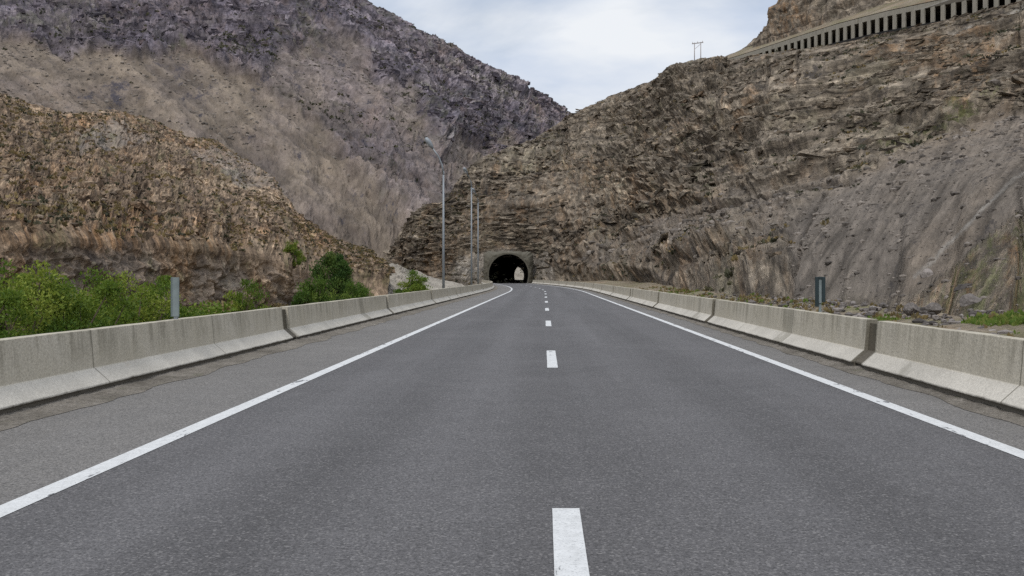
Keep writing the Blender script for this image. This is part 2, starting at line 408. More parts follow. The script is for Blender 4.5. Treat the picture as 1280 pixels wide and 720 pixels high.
leaf('grass_blades', (0.09, 0.15, 0.025), (0.14, 0.20, 0.035), (0.24, 0.24, 0.07), 0.3)
plain('bark', (0.11, 0.085, 0.06), 0.95, 0.3, 9)

# ------------------------------------------------------------------ object helpers
def tag(o, label=None, cat=None, group=None, kind=None):
    if label: o['label'] = label
    if cat: o['category'] = cat
    if group: o['group'] = group
    if kind: o['kind'] = kind
    return o
def link(name, me, mat, parent=None):
    o = bpy.data.objects.new(name, me); COL.objects.link(o)
    if mat is not None: me.materials.append(M[mat])
    if parent is not None: o.parent = parent
    return o
def empty(name, loc=(0, 0, 0), rz=0.0):
    o = bpy.data.objects.new(name, None); o.empty_display_size = 0.2
    COL.objects.link(o); o.location = loc; o.rotation_euler = (0, 0, rz)
    return o
def npmesh(name, V, Fc, smooth=False, attrs=None):
    V = np.asarray(V, np.float32).reshape(-1, 3); Fc = np.asarray(Fc, np.int32)
    me = bpy.data.meshes.new(name); n, k = Fc.shape
    me.vertices.add(len(V)); me.vertices.foreach_set('co', V.ravel())
    me.loops.add(n * k); me.loops.foreach_set('vertex_index', Fc.ravel())
    me.polygons.add(n)
    me.polygons.foreach_set('loop_start', np.arange(0, n * k, k, dtype=np.int32))
    me.polygons.foreach_set('loop_total', np.full(n, k, np.int32))
    me.polygons.foreach_set('use_smooth', np.full(n, smooth))
    me.update(calc_edges=True)
    for a, v in (attrs or {}).items():
        v = np.asarray(v, np.float32)
        if v.size == 3 * len(V): t = me.attributes.new(a, 'FLOAT_VECTOR', 'POINT'); t.data.foreach_set('vector', v.ravel())
        else: t = me.attributes.new(a, 'FLOAT', 'POINT'); t.data.foreach_set('value', v.ravel())
    return me
def grid_faces(r, c):
    i = np.arange(r * c).reshape(r, c)
    return np.stack([i[:-1, :-1], i[:-1, 1:], i[1:, 1:], i[1:, :-1]], -1).reshape(-1, 4)
class MB:
    """collects boxes and tubes into one mesh"""
    def __init__(self): self.v, self.f = [], []
    def add(self, V, Fs):
        n = len(self.v); self.v += [tuple(p) for p in V]; self.f += [tuple(i + n for i in q) for q in Fs]
    def box(self, lo, hi, fr=None):
        x0, y0, z0 = lo; x1, y1, z1 = hi
        V = [(x0,y0,z0),(x1,y0,z0),(x1,y1,z0),(x0,y1,z0),(x0,y0,z1),(x1,y0,z1),(x1,y1,z1),(x0,y1,z1)]
        if fr: V = [tuple(np.array(fr[0]) + np.array(fr[1])*a + np.array(fr[2])*b + np.array(fr[3])*c) for a, b, c in V]
        self.add(V, [(0,3,2,1),(4,5,6,7),(0,1,5,4),(1,2,6,5),(2,3,7,6),(3,0,4,7)])
    def tube(self, pts, rad, n=10):
        pts = [Vector(p) for p in pts]; rad = rad if isinstance(rad, (list, tuple)) else [rad] * len(pts)
        V, Fs = [], []
        for i, p in enumerate(pts):
            t = (pts[min(i+1, len(pts)-1)] - pts[max(i-1, 0)]).normalized()
            a = t.orthogonal().normalized() if abs(t.z) < .95 else Vector((1, 0, 0)); b = t.cross(a).normalized(); a = b.cross(t)
            for k in range(n):
                w = 2 * math.pi * k / n; V.append(p + (a * math.cos(w) + b * math.sin(w)) * rad[i])
        for i in range(len(pts) - 1):
            for k in range(n):
                Fs.append((i*n+k, i*n+(k+1) % n, (i+1)*n+(k+1) % n, (i+1)*n+k))
        Fs.append(tuple(range(n))[::-1]); Fs.append(tuple(range((len(pts)-1)*n, len(pts)*n)))
        self.add(V, Fs)
    def mesh(self, name, bevel=0.0, smooth=False):
        me = bpy.data.meshes.new(name); me.from_pydata(self.v, [], self.f)
        bm = bmesh.new(); bm.from_mesh(me)
        bmesh.ops.recalc_face_normals(bm, faces=bm.faces)
        if bevel:
            ed = [e for e in bm.edges if len(e.link_faces) == 2 and e.calc_face_angle(0) > 0.6]
            bmesh.ops.bevel(bm, geom=ed, offset=bevel, segments=2, affect='EDGES', profile=0.6)
        bm.to_mesh(me); bm.free()
        if smooth: me.polygons.foreach_set('use_smooth', [True] * len(me.polygons))
        return me

# ------------------------------------------------------------------ road, shoulders, markings
YS = np.concatenate([np.arange(-12, 80, 2.0), np.arange(80, 540, 4.0)])
def strip(name, a, b, z, mat, y0=-12, y1=530, n=1, kind='structure', zb=None):
    ys = np.unique(np.concatenate([[y0], YS[(YS > y0) & (YS < y1)], [y1]]))
    s = np.linspace(a, b, n + 1)
    V = np.zeros((len(ys), n + 1, 3)); V[..., 0] = xc(ys)[:, None] + s[None]; V[..., 1] = ys[:, None]; V[..., 2] = z
    o = link(name, npmesh(name, V, grid_faces(len(ys), n + 1)), mat); o['kind'] = kind
    return o
strip('road', -3.44, 3.98, 0.0, 'asphalt')
strip('road_shoulder', -5.30, -3.44, -0.003, 'shoulder_asphalt')
strip('road_shoulder', 3.98, 4.80, -0.003, 'shoulder_asphalt')
def dirt_edge(name, a, b, side):
    ys = np.concatenate([np.arange(-12, 60, 0.12), np.arange(60, 206, 1.0)])
    n = 10
    s = np.linspace(0, 1, n + 1)
    wob = fbm(np.stack([ys * 0.55, ys * 0 + side * 7, ys * 0], -1), 4) * 0.16
    inner = (a + wob * side)[:, None]; X = inner + (b - inner) * s[None]
    V = np.zeros((len(ys), n + 1, 3)); V[..., 0] = xc(ys)[:, None] + X; V[..., 1] = ys[:, None]
    hump = 0.012 + 0.045 * s[None] ** 1.5 * (1 + fbm(np.stack([V[..., 0] * 5, V[..., 1] * 5, X * 0], -1), 3) * 0.9)
    hump[:, 0] = -0.002
    V[..., 2] = hump * np.clip(s * 2.2, 0, 1)[None] + 0.002
    o = link(name, npmesh(name, V, grid_faces(len(ys), n + 1), True), 'roadside_dirt'); o['kind'] = 'structure'
dirt_edge('dirt_strip', -5.08, -5.75, -1)
dirt_edge('dirt_strip', 4.66, 5.05, 1)

def markings():
    V, Fs = [], []
    def ribbon(a, b, y0, y1, step):
        ys = np.linspace(y0, y1, max(2, int((y1 - y0) / step) + 1)); n = len(V)
        ja = fbm(np.stack([ys * 1.3, ys * 0 + a, ys * 0], -1), 3) * 0.003
        for y, j in zip(ys, ja):
            V.append((float(xc(y)) + a + j, y, 0.004)); V.append((float(xc(y)) + b + j * 0.6, y, 0.004))
        for i in range(len(ys) - 1):
            k = n + 2 * i; Fs.append((k, k + 1, k + 3, k + 2))
    ribbon(-3.44, -3.265, -8, 500, 0.5)
    ribbon(3.81, 3.985, -8, 500, 0.5)
    k = 0
    while k < 34:
        y0 = 2.35 + 12.3 * k
        ribbon(CENTRE - 0.085, CENTRE + 0.085, y0, y0 + 3.4, 0.2)
        k += 1
    o = link('road_markings', npmesh('road_markings', V, Fs), 'line_paint'); o['kind'] = 'structure'
markings()

# ------------------------------------------------------------------ ground
def ground():
    xs = np.concatenate([np.linspace(-4200, -300, 30)[:-1], np.linspace(-300, -40, 66)[:-1], np.linspace(-40, 40, 162)[:-1], np.linspace(40, 300, 60)[:-1], np.linspace(300, 4200, 30)])
    ys = np.concatenate([np.linspace(-400, -14, 14)[:-1], np.arange(-14, 60, 0.6), np.linspace(60, 260, 130), np.linspace(264, 700, 80), np.linspace(720, 5200, 40)])
    X, Y = np.meshgrid(xs, ys); S = X - xc(Y)
    left = -0.06 - 1.75 * sstep(6.3, 10.5, -S)
    right = -0.06 + 0.72 * sstep(5.6, 14.0, S)
    Z = np.where(S < 0, left, right)
    far = sstep(215, 300, Y)
    edge = sstep(6.3, 8.0, np.abs(S))
    p = np.stack([X, Y, X * 0], -1)
    Z = Z * (1 - far * edge) + far * edge * (-1.0)
    Z += edge * (fbm(p * 0.35, 4) * 0.13 + fbm(p * 0.06, 3) * 0.25)
    o = link('ground', npmesh('ground', np.stack([X, Y, Z], -1), grid_faces(*X.shape), True), 'valley_earth'); o['kind'] = 'structure'
ground()
def ground_z(x, y):
    s = x - float(xc(y))
    return -0.06 - 1.75 * float(sstep(6.3, 10.5, -s)) if s < 0 else -0.06 + 0.72 * float(sstep(5.6, 14.0, s))

# ------------------------------------------------------------------ hills: surfaces lofted through surveyed lines
def loft(rows, u, counts):
    """rows: bottom-to-top lists of (px, py, d); u: column positions; counts: rows between neighbours"""
    ctrl = []
    for r in rows:
        r = np.array(r, float)
        ctrl.append(np.stack([u, np.interp(u, r[:, 0], r[:, 1]), np.interp(u, r[:, 0], r[:, 2])], -1))
    pts = [np.stack([(c[:, 0] - VX) / F * c[:, 2], c[:, 2], EYE + (VY - c[:, 1]) / F * c[:, 2]], -1) for c in ctrl]
    out = []
    for k, n in enumerate(counts):
        for t in np.arange(n) / n:
            out.append(pts[k] * (1 - t) + pts[k + 1] * t)
    out.append(pts[-1])
    return np.array(out)
def normals(Pg):
    a = np.gradient(Pg, axis=1); b = np.gradient(Pg, axis=0)
    n = np.cross(a, b); n /= (np.linalg.norm(n, axis=-1, keepdims=True) + 1e-9)
    return n
def screen(Pg):
    return VX + Pg[..., 0] / Pg[..., 1] * F, VY - (Pg[..., 2] - EYE) / Pg[..., 1] * F
def surf_coords(Pg, row, k):
    """metres along the slope (measured on one row) and up it (times k)"""
    s = np.concatenate([[0], np.cumsum(np.linalg.norm(np.diff(Pg[row], axis=0), axis=1))])
    dv = np.diff(Pg, axis=0)                                            # gentle ground is drawn out down the slope, as run-off draws it
    w = np.linalg.norm(np.gradient(Pg, axis=1), axis=-1)
    w = np.clip(w[row][None] / (w + 1e-6), 0.4, 4.0)[1:]               # finer texture where the columns crowd together at the foot
    t = np.concatenate([np.zeros((1, Pg.shape[1])), np.cumsum(w * np.sqrt(dv[..., 2] ** 2 + (0.15 * np.hypot(dv[..., 0], dv[..., 1])) ** 2), axis=0)])
    t = smooth_rows(t, 12)
    t = (t - t[row][None]) * k
    return np.stack([np.broadcast_to(s[None], t.shape), t, np.zeros_like(t)], -1)
def run_attr(g):
    return np.clip((g - g.min()) / (g.max() - g.min()), 0, 1)
def smooth_rows(Pg, n):
    for _ in range(n):
        Q = Pg.copy()
        Q[1:-1] = (Pg[:-2] + 2 * Pg[1:-1] + Pg[2:]) / 4
        Q[:, 1:-1] = (Q[:, :-2] + 2 * Q[:, 1:-1] + Q[:, 2:]) / 4
        Q[0], Q[-1] = Pg[0], Pg[-1]
        Pg = Q
    return Pg

# --- the cliff on the right and the spur the tunnel goes through
foot = [(470, 258), (500, 240), (530, 226), (557, 217), (584, 210), (605, 207.5), (662, 207.5), (690, 199), (711, 188), (740, 168),
        (775, 145), (800, 130), (831, 92), (869, 66), (900, 55), (960, 43), (1000, 38), (1060, 32.5), (1130, 27.5), (1200, 23.7), (1280, 20.6), (1400, 16.6), (1700, 11.6)]
cl_foot = [(x, gy(-1.2 if x < 600 else (-0.4 if x < 700 else 0.25), d), d) for x, d in foot]
cl_mid = [(470, 340, 259), (500, 322, 242), (530, 305, 229), (557, 300, 220), (562, 298, 219), (584, 280, 217), (610, 265, 216), (640, 262, 217), (662, 260, 217),
          (690, 258, 216), (711, 255, 214), (740, 262, 205), (775, 270, 190), (800, 270, 178), (831, 272, 160), (869, 272, 140), (900, 265, 125),
          (960, 250, 110), (1000, 240, 104), (1060, 215, 100), (1130, 190, 97), (1200, 168, 96), (1280, 150, 96), (1400, 120, 88), (1700, 40, 75)]
cl_top = [(470, 335, 260), (490, 310, 250), (500, 292, 246), (515, 271, 241), (530, 257, 236), (553, 253, 230), (560, 244, 228), (570, 228, 229), (584, 209, 232), (593, 202, 236),
          (610, 193, 245), (640, 183, 262), (662, 177, 275), (690, 160, 305), (711, 146, 330), (730, 136, 332), (750, 127, 328), (775, 116, 315),
          (800, 107, 300), (816, 101, 292), (831, 91, 280), (850, 78, 270), (869, 73, 265), (900, 71, 258), (912, 76, 254), (930, 73, 249), (960, 66, 240),
          (989, 61, 231), (1000, 61, 228), (1048, 54, 217), (1108, 41, 203), (1167, 28, 191), (1226, 13, 180), (1280, 0, 171), (1400, -35, 152), (1700, -120, 125)]
def back(r, dd, dz, lo=None):
    o = []
    for x, y, d in r:
        z = EYE + (VY - y) / F * d
        z2 = (z + dz) if lo is None else lo
        o.append((x, VY - (z2 - EYE) / (d + dd) * F, d + dd))
    return o
cl_b1 = [(x, y, d) if False else (x, y, d) for x, y, d in back(cl_top, 12, -3.0)]
cl_b2 = back(cl_top, 90, 0, -4.0)
def build_cliff():
    u = np.concatenate([np.linspace(470, 1320, 760), np.linspace(1325, 1700, 60)])
    cnt = [110, 190, 8, 10]
    Pg = loft([cl_foot, cl_mid, cl_top, cl_b1, cl_b2], u, cnt)
    Pg = smooth_rows(Pg, 3)
    px, py = screen(Pg)
    n = normals(Pg)
    nrow = Pg.shape[0]
    ridx = np.arange(nrow)[:, None] + np.zeros_like(px)
    S = surf_coords(Pg, cnt[0], 0.9)
    jx = px + fbm(S * 0.11, 4) * 14; jy = py + fbm(S * 0.11 + 50, 4) * 12
    scree_poly = [(1000, 372), (994, 310), (1006, 256), (1060, 224), (1130, 194), (1200, 168), (1285, 146), (1800, 40), (1800, 500), (1290, 280), (1180, 372), (1100, 384)]
    scree = inpoly(jx, jy, scree_poly).astype(float)
    band = inpoly(jx, jy, [(830, 276), (880, 250), (1000, 228), (1060, 222), (1010, 260), (1000, 300), (900, 300), (850, 310), (760, 335), (720, 330)]).astype(float) * 0.65
    scree = np.clip(blur(np.maximum(scree, band), 10) + fbm(S * .15 + 8, 4) * .16 * (px > 720), 0, 1)
    low = blur(inpoly(jx, jy, [(1150, 372), (1290, 262), (1700, 300), (1700, 600), (1100, 420)]).astype(float), 2)
    scree = scree * (1 - .85 * low)
    pale = sstep(3.6, 0.6, seg_dist(px + fbm(S * 0.3, 3) * 3, py, [(1148, 345), (1190, 306), (1230, 268), (1262, 240), (1300, 205)])) * 0.6
    pale = np.maximum(pale, sstep(3.0, 0.6, seg_dist(px, py + fbm(Pg * 0.15, 3) * 2, [(1185, 45), (1215, 36), (1250, 27), (1300, 10)])) * 0.7)
    pale = np.maximum(pale, blur(inpoly(px + fbm(S * .4, 3) * 9, py + fbm(S * .4 + 9, 3) * 7, [(566, 362), (570, 322), (606, 314), (662, 316), (694, 326), (700, 360)]).astype(float), 3) * 0.5)
    rust = inpoly(jx, jy, [(560, 330), (570, 240), (640, 200), (760, 200), (900, 250), (870, 330), (760, 345), (690, 335), (640, 310)]) * 0.5
    rust = np.maximum(rust, inpoly(jx, jy, [(1060, 60), (1240, 40), (1240, 130), (1180, 170), (1160, 110)]) * 0.8)
    rust = np.maximum(rust, sstep(26, 4, np.hypot((jx - 1225) / 1.5, jy - 345)) * 0.5)
    rust = np.maximum(rust, inpoly(jx, jy, [(740, 345), (860, 300), (990, 240), (985, 330), (860, 370)]) * 0.35)
    rust = np.maximum(rust, low * sstep(-.3, .3, fbm(S * .25 + 4, 3)))
    veg = sstep(13, 3, seg_dist(jx, jy, [(1100, 190), (1150, 178), (1185, 160), (1260, 130)])) * 0.8
    veg = np.maximum(veg, sstep(20, 4, np.hypot((jx - 1262) / 2.0, jy - 384)) * 0.9)
    veg = np.maximum(veg, low * 0.7)
    calm = np.clip(np.maximum(scree, low * 0.8), 0, 1)
    rocky = 1 - 0.9 * calm
    # ledges follow beds that climb to the right
    h = Pg[..., 2] - 0.05 * Pg[..., 0] + fbm(Pg * np.array([.03, .03, .03]), 3) * 3.0
    near = sstep(25, 110, Pg[..., 1])
    amp = rocky * (0.35 + 0.65 * near)
    d1 = fbm(S * 0.03, 3) * 2.2
    d2 = ridged(S * np.array([0.10, 0.12, 1]), 4) * 0.65                                        # buttresses and clefts
    d3 = ridged(S * 0.34 + 3, 3) * 0.36 + ridged(S * 0.95, 2) * 0.17
    mask = sstep(-.35, .35, fbm(S * 0.04 + 60, 3))
    led = terrace(h + fbm(S * .05, 3) * 2.5, 6.5, 0.08) * 0.28 + terrace(h + fbm(S * 0.08, 4) * 1.6, 2.1, 0.10) * (0.22 + .6 * mask)
    led = led * (0.30 + 0.70 * sstep(640, 860, px))
    D = amp * (d1 + d2 + d3 + led)
    q1, q2 = px * 0.84 + py * 0.54, py * 0.84 - px * 0.54
    gul = ridged(np.stack([q1 * 0.035, q2 * 0.004, q1 * 0], -1), 3) + 0.8 * ridged(np.stack([q1 * 0.14, q2 * 0.011, q1 * 0 + 5], -1), 2)
    D += calm * (gul * 0.085 * sstep(15, 80, Pg[..., 1]) + fbm(S * 0.06, 2) * 0.35 + fbm(S * 1.6, 2) * 0.04)
    D -= 0.9 * sstep(3.2, .5, seg_dist(px, py + fbm(Pg * .12, 2) * 3, [(760, 318), (830, 290), (872, 270), (935, 256), (1000, 240), (1060, 231)]))
    D -= 0.3 * sstep(3.0, .5, seg_dist(px + fbm(Pg * .2, 2) * 3, py, [(1020, 262), (1006, 300), (996, 345)])) 
    # keep the ridge line, the foot and the portal where they were surveyed
    tt = sum(cnt[:2])
    keep = 1 - (0.70 + 0.28 * sstep(900, 960, px)) * np.exp(-((ridx - tt) / (20.0 + 12 * sstep(900, 960, px))) ** 2)
    keep *= np.clip(ridx / 16.0, 0.1, 1)
    s = Pg[..., 0] - xc(Pg[..., 1])
    por = np.exp(-(np.clip(np.abs(s) - 7, 0, 99) / 5) ** 2 - (np.clip(Pg[..., 2] - 5, 0, 99) / 5) ** 2) * (Pg[..., 1] < 235)
    keep *= 1 - 0.92 * por
    keep *= np.where(ridx > tt + 6, 0.0, 1.0)
    Q = Pg + n * (D * keep)[..., None]
    Q[..., 1] += (1.2 * por)
    Fc = grid_faces(*px.shape)
    V = Q.reshape(-1, 3)
    fc = V[Fc].mean(1)
    sf = fc[:, 0] - xc(fc[:, 1])
    hole = (np.abs(sf) < 4.85) & (fc[:, 2] < 6.6) & (fc[:, 1] < 460) & (fc[:, 1] > 190)
    me = npmesh('cliff', V, Fc[~hole], False, {'scree': scree, 'pale': pale, 'rust': rust, 'veg': veg, 'run': run_attr(gul), 'surf': np.concatenate([S[..., :2], (D * keep)[..., None]], -1)})
    o = link('cliff', me, 'cliff_rock'); o['kind'] = 'structure'
    return Q[:tt], px[:tt], py[:tt], np.maximum(calm, scree)[:tt]
CLIFF = build_cliff()

def up_hill():
    bot = [(905, 74, 262), (940, 65, 259), (960, 57, 251), (990, 49, 242), (1048, 28, 228), (1137, 6, 207), (1214, -10, 194), (1300, -30, 177), (1500, -78, 152), (1700, -125, 137)]
    mid = [(905, 73, 265), (935, 61, 268), (954, 47, 268), (968, 30, 268), (983, 5, 268), (1000, -14, 267), (1048, -50, 262), (1137, -90, 245), (1300, -130, 215), (1500, -200, 180), (1700, -260, 160)]
    top = [(905, 73, 275), (935, 61, 278), (954, 46, 282), (968, 26, 286), (985, -1, 292), (1000, -36, 300), (1048, -120, 310), (1137, -200, 300), (1300, -300, 260), (1500, -420, 220), (1700, -480, 200)]
    u = np.linspace(905, 1700, 420)
    Pg = smooth_rows(loft([bot, mid, top, back(top, 120, 0, 10.0)], u, [70, 60, 10]), 2)
    px, py = screen(Pg)
    n = normals(Pg)
    S = surf_coords(Pg, 70, 1.0)
    D = ridged(S * 0.09, 4) * 1.5 + fbm(S * 0.03, 3) * 2.2 + terrace(Pg[..., 2] - .3 * Pg[..., 0] + fbm(Pg * .05, 3) * 4, 5.0, .12) * .4 + ridged(S * .35, 3) * .4
    k = np.clip(np.arange(Pg.shape[0]) / 14.0, 0, 1)[:, None] * np.clip((px - 915) / 60, 0.15, 1)
    Q = Pg + n * (D * k)[..., None]
    rust = sstep(60, 5, np.hypot(px - 985, (py - 25) * 1.2)) * 0.9
    z = np.zeros_like(px)
    me = npmesh('upper_hill', Q, grid_faces(*px.shape), False, {'scree': z, 'pale': z, 'rust': rust, 'veg': z, 'surf': S})
    o = link('upper_hill', me, 'cliff_rock'); o['kind'] = 'structure'
up_hill()

# --- the low hill with the cut river bank on the left
hl_foot = [(x, gy(-1.9, d), d) for x, d in [(-350, 31), (-100, 39), (0, 44), (71, 49), (135, 55), (187, 60), (232, 66), (270, 72), (300, 77), (330, 82), (352, 86),
                                            (366, 93), (380, 101), (420, 112), (460, 120), (485, 126)]]
hl_bank = [(-350, 288, 32.5), (-100, 298, 40.2), (0, 303, 45.6), (71, 305, 51), (135, 306, 57), (187, 308, 62), (232, 312, 68), (270, 316, 74), (300, 320, 79.5), (330, 327, 85), (352, 333, 89),
           (366, 339, 97), (380, 341, 108), (420, 343, 120), (460, 347, 128), (485, 352, 132)]
hl_mid = [(-350, 195, 58), (-100, 215, 70), (0, 215, 80), (71, 222, 90), (135, 220, 100), (187, 228, 110), (232, 240, 118), (270, 248, 124), (300, 258, 128), (330, 268, 130), (352, 276, 130),
          (366, 290, 131), (380, 300, 132), (420, 316, 135), (460, 332, 138), (485, 345, 140)]
hl_top = [(-350, 50, 92), (-100, 95, 110), (0, 120, 122), (40, 133, 127), (71, 142, 130), (101, 142, 138), (135, 139, 150), (187, 152, 165), (210, 161, 170), (232, 171, 175), (252, 172, 180), (270, 175, 185),
          (285, 186, 185), (300, 199, 185), (330, 217, 180), (345, 236, 172), (366, 262, 165), (380, 276, 160), (420, 302, 152), (460, 323, 146), (485, 343, 144)]
def build_hill():
    u = np.concatenate([np.linspace(-350, -20, 60), np.linspace(-15, 485, 480)])
    cnt = [60, 90, 90, 6, 8]
    Pg = smooth_rows(loft([hl_foot, hl_bank, hl_mid, hl_top, back(hl_top, 15, -4), back(hl_top, 80, 0, -3.0)], u, cnt), 2)
    px, py = screen(Pg); n = normals(Pg)
    ridx = np.arange(Pg.shape[0])[:, None] + np.zeros_like(px)
    tt = sum(cnt[:3])
    S = surf_coords(Pg, 150, 0.8)
    jx = px + fbm(S * 0.12, 4) * 14; jy = py + fbm(S * 0.12 + 31, 4) * 10
    grey = inpoly(jx, jy, [(85, 165), (150, 165), (175, 190), (150, 205), (95, 195)]) * 0.45
    grey = np.maximum(grey, inpoly(jx, jy, [(225, 180), (290, 190), (340, 240), (300, 260), (240, 215)]) * 0.45)
    bank = sstep(64, 40, ridx) * (px < 372)
    scree = blur(np.maximum(grey, bank * 0.35 * (fbm(Pg * .12, 3) > -0.1)), 2)
    rust = inpoly(jx, jy, [(80, 140), (200, 150), (270, 175), (230, 190), (150, 160), (95, 185), (70, 165)]) * 0.8
    rust = np.maximum(rust, sstep(16, 3, np.abs(jy - (296 + 0.03 * px))) * 0.9 * (px < 345))
    rust = np.maximum(rust, sstep(7, 2, seg_dist(jx, jy, [(0, 228), (60, 258), (130, 285), (240, 302)])) * .8)
    rust = np.maximum(rust, sstep(.0, .5, fbm(S * 0.08 + 7, 4)) * 0.6)
    veg = (fbm(S * 0.25, 4) > 0.3) * 0.35
    q1 = px * 0.55 - py * 0.83
    gul = ridged(np.stack([q1 * 0.014, (px + py) * 0.003, px * 0], -1), 4)
    D = fbm(S * 0.05, 3) * 1.6 + gul * 0.45 * sstep(60, 140, ridx) + ridged(S * 0.20, 4) * 0.5 + ridged(S * 0.7, 3) * 0.26 + ridged(S * 1.7, 2) * .10
    D = D * sstep(40, 80, ridx)
    D += bank * (ridged(Pg * np.array([0.22, 0.22, 0.25]), 4) * 0.5 + ridged(Pg * 0.9, 3) * .22 + terrace(Pg[..., 2] + fbm(Pg * .15, 3) * 1.4, 1.3, .1) * .25)
    keep = (1 - 0.6 * np.exp(-((ridx - tt) / 14.0) ** 2)) * np.where(ridx > tt + 5, 0.0, 1.0)
    Q = Pg + n * (D * keep)[..., None]
    z = np.zeros_like(px)
    me = npmesh('low_hill', Q, grid_faces(*px.shape), False, {'scree': scree, 'pale': z, 'rust': rust, 'veg': veg, 'run': run_attr(gul), 'surf': np.concatenate([S[..., :2], (D * keep)[..., None]], -1)})
    o = link('low_hill', me, 'hill_rock'); o['kind'] = 'structure'
    return Q[60:tt], px[60:tt], py[60:tt]
HILL = build_hill()

# --- the great mountain behind
mt_foot = [(-450, 341, 190), (0, 344, 230), (200, 345, 250), (350, 345, 270), (455, 346, 290), (530, 346, 320), (590, 348, 420), (620, 349, 560), (760, 349, 600), (980, 350, 700)]
mt_low = [(-450, 190, 320), (0, 150, 420), (200, 172, 450), (350, 215, 430), (455, 252, 420), (530, 262, 450), (590, 268, 540), (650, 285, 660), (708, 295, 720), (760, 300, 760), (980, 335, 900)]
mt_mid = [(-450, 60, 500), (0, 60, 620), (200, 62, 680), (350, 80, 720), (455, 112, 760), (530, 142, 780), (590, 172, 820), (650, 205, 880), (708, 225, 950), (760, 255, 980), (980, 325, 1100)]
mt_top = [(-450, -260, 850), (0, -170, 1000), (200, -120, 1080), (350, -66, 1130), (410, -28, 1150), (440, -10, 1150), (455, 1, 1150), (464, 8, 1155), (480, 14, 1160), (500, 29, 1165), (530, 45, 1180), (560, 62, 1190), (590, 80, 1200),
          (620, 98, 1220), (640, 109, 1235), (655, 116, 1245), (670, 120, 1260), (690, 129, 1280), (708, 143, 1300), (740, 165, 1320), (830, 240, 1350), (980, 318, 1380)]
def build_mountain():
    u = np.concatenate([np.linspace(-450, -10, 90), np.linspace(-6, 740, 620), np.linspace(745, 980, 60)])
    cnt = [60, 130, 130, 6, 8]
    Pg = smooth_rows(loft([mt_foot, mt_low, mt_mid, mt_top, back(mt_top, 60, -25), back(mt_top, 700, 0, -5.0)], u, cnt), 4)
    px, py = screen(Pg); n = normals(Pg)
    ridx = np.arange(Pg.shape[0])[:, None] + np.zeros_like(px); tt = sum(cnt[:3])
    S = surf_coords(Pg, 120, 0.65)
    jx = px + fbm(S * 0.016, 5) * 44; jy = py + fbm(S * 0.016 + 31, 5) * 26
    fan = inpoly(jx, jy, [(-500, 75), (60, 78), (190, 82), (290, 92), (330, 120), (400, 190), (455, 250), (500, 310), (520, 350), (-500, 400)]).astype(float)
    fan = np.maximum(fan, inpoly(jx, jy, [(520, 350), (530, 270), (560, 235), (600, 190), (590, 260), (640, 350)]) * 0.6)
    fan = np.maximum(fan, inpoly(jx, jy, [(320, 110), (370, 55), (440, 60), (490, 130), (545, 195), (600, 200), (610, 350), (470, 350)]) * 0.62)
    fan = np.maximum(fan, sstep(9, 2, seg_dist(jx, jy, [(400, 40), (440, 110), (480, 170), (540, 210)])) * 0.5)
    scree = np.clip(blur(fan, 22) + fbm(S * 0.03 + 5, 5) * .22, 0, 1) * 0.85
    pale = sstep(9, 2, np.hypot(jx - 466, (jy - 75))) * 0.5
    rust = (fbm(S * 0.012 + 4, 4) > 0.12) * 0.4
    rust = np.maximum(rust, sstep(30, 8, seg_dist(jx, jy, [(560, 210), (575, 190), (600, 215)])) * 0.5)
    veg = (fbm(S * 0.03 + 14, 4) > 0.2) * 0.3 * (1 - fan)
    rocky = 1 - 0.72 * blur(fan, 14)
    q1 = px * 0.62 - py * 0.78
    gul = ridged(np.stack([q1 * 0.013, (px + py) * 0.0022, px * 0], -1), 4) + .6 * ridged(np.stack([q1 * 0.06, (px + py) * 0.006, px * 0 + 3], -1), 2)
    D = rocky * (fbm(S * 0.008, 3) * 12 + gul * 4 + ridged(S * 0.030, 5) * 5.5 + ridged(S * 0.13, 3) * 2.4)
    D += fbm(S * 0.01, 2) * 2.0 + gul * 0.8 + ridged(S * .2, 2) * .25
    keep = (1 - 0.72 * np.exp(-((ridx - tt) / 16.0) ** 2)) * np.where(ridx > tt + 5, 0.0, 1.0) * np.clip(ridx / 20, 0, 1)
    Q = Pg + n * (D * keep)[..., None]
    me = npmesh('mountain', Q, grid_faces(*px.shape), False, {'scree': scree, 'pale': pale, 'rust': rust, 'veg': veg, 'run': run_attr(gul), 'surf': np.concatenate([S[..., :2], (D * keep)[..., None]], -1)})
    o = link('mountain', me, 'mountain_rock'); o['kind'] = 'structure'
    return Q[60:tt], px[60:tt], py[60:tt], scree[60:tt] / 0.85
MOUNT = build_mountain()

# --- gravel bank in the valley beyond the left barrier
def gravel_bank():
    foot = [(455, gy(-1.7, 148), 148), (500, gy(-1.7, 146), 146), (560, gy(-1.2, 150), 150), (580, gy(-1, 160), 160)]
    top = [(455, 356, 152), (470, 345, 155), (480, 336, 157), (490, 332, 158), (505, 335, 160), (520, 338, 164), (535, 343, 168), (552, 349, 172), (580, 356, 178)]
    u = np.linspace(455, 580, 160)
    Pg = smooth_rows(loft([foot, top, back(top, 40, 0, -2.0)], u, [44, 10]), 2)
    px, py = screen(Pg); n = normals(Pg)
    rock_ = sstep(515, 495, px)
    D = fbm(Pg * 0.25, 4) * 0.25 + rock_ * (ridged(Pg * 0.45, 4) * 0.5)
    Q = Pg + n * (D * np.clip(np.arange(55)[:, None] / 6, 0, 1))[..., None]
    o = link('gravel_bank', npmesh('gravel_bank', Q, grid_faces(*px.shape)), 'pale_gravel'); o['kind'] = 'structure'
gravel_bank()

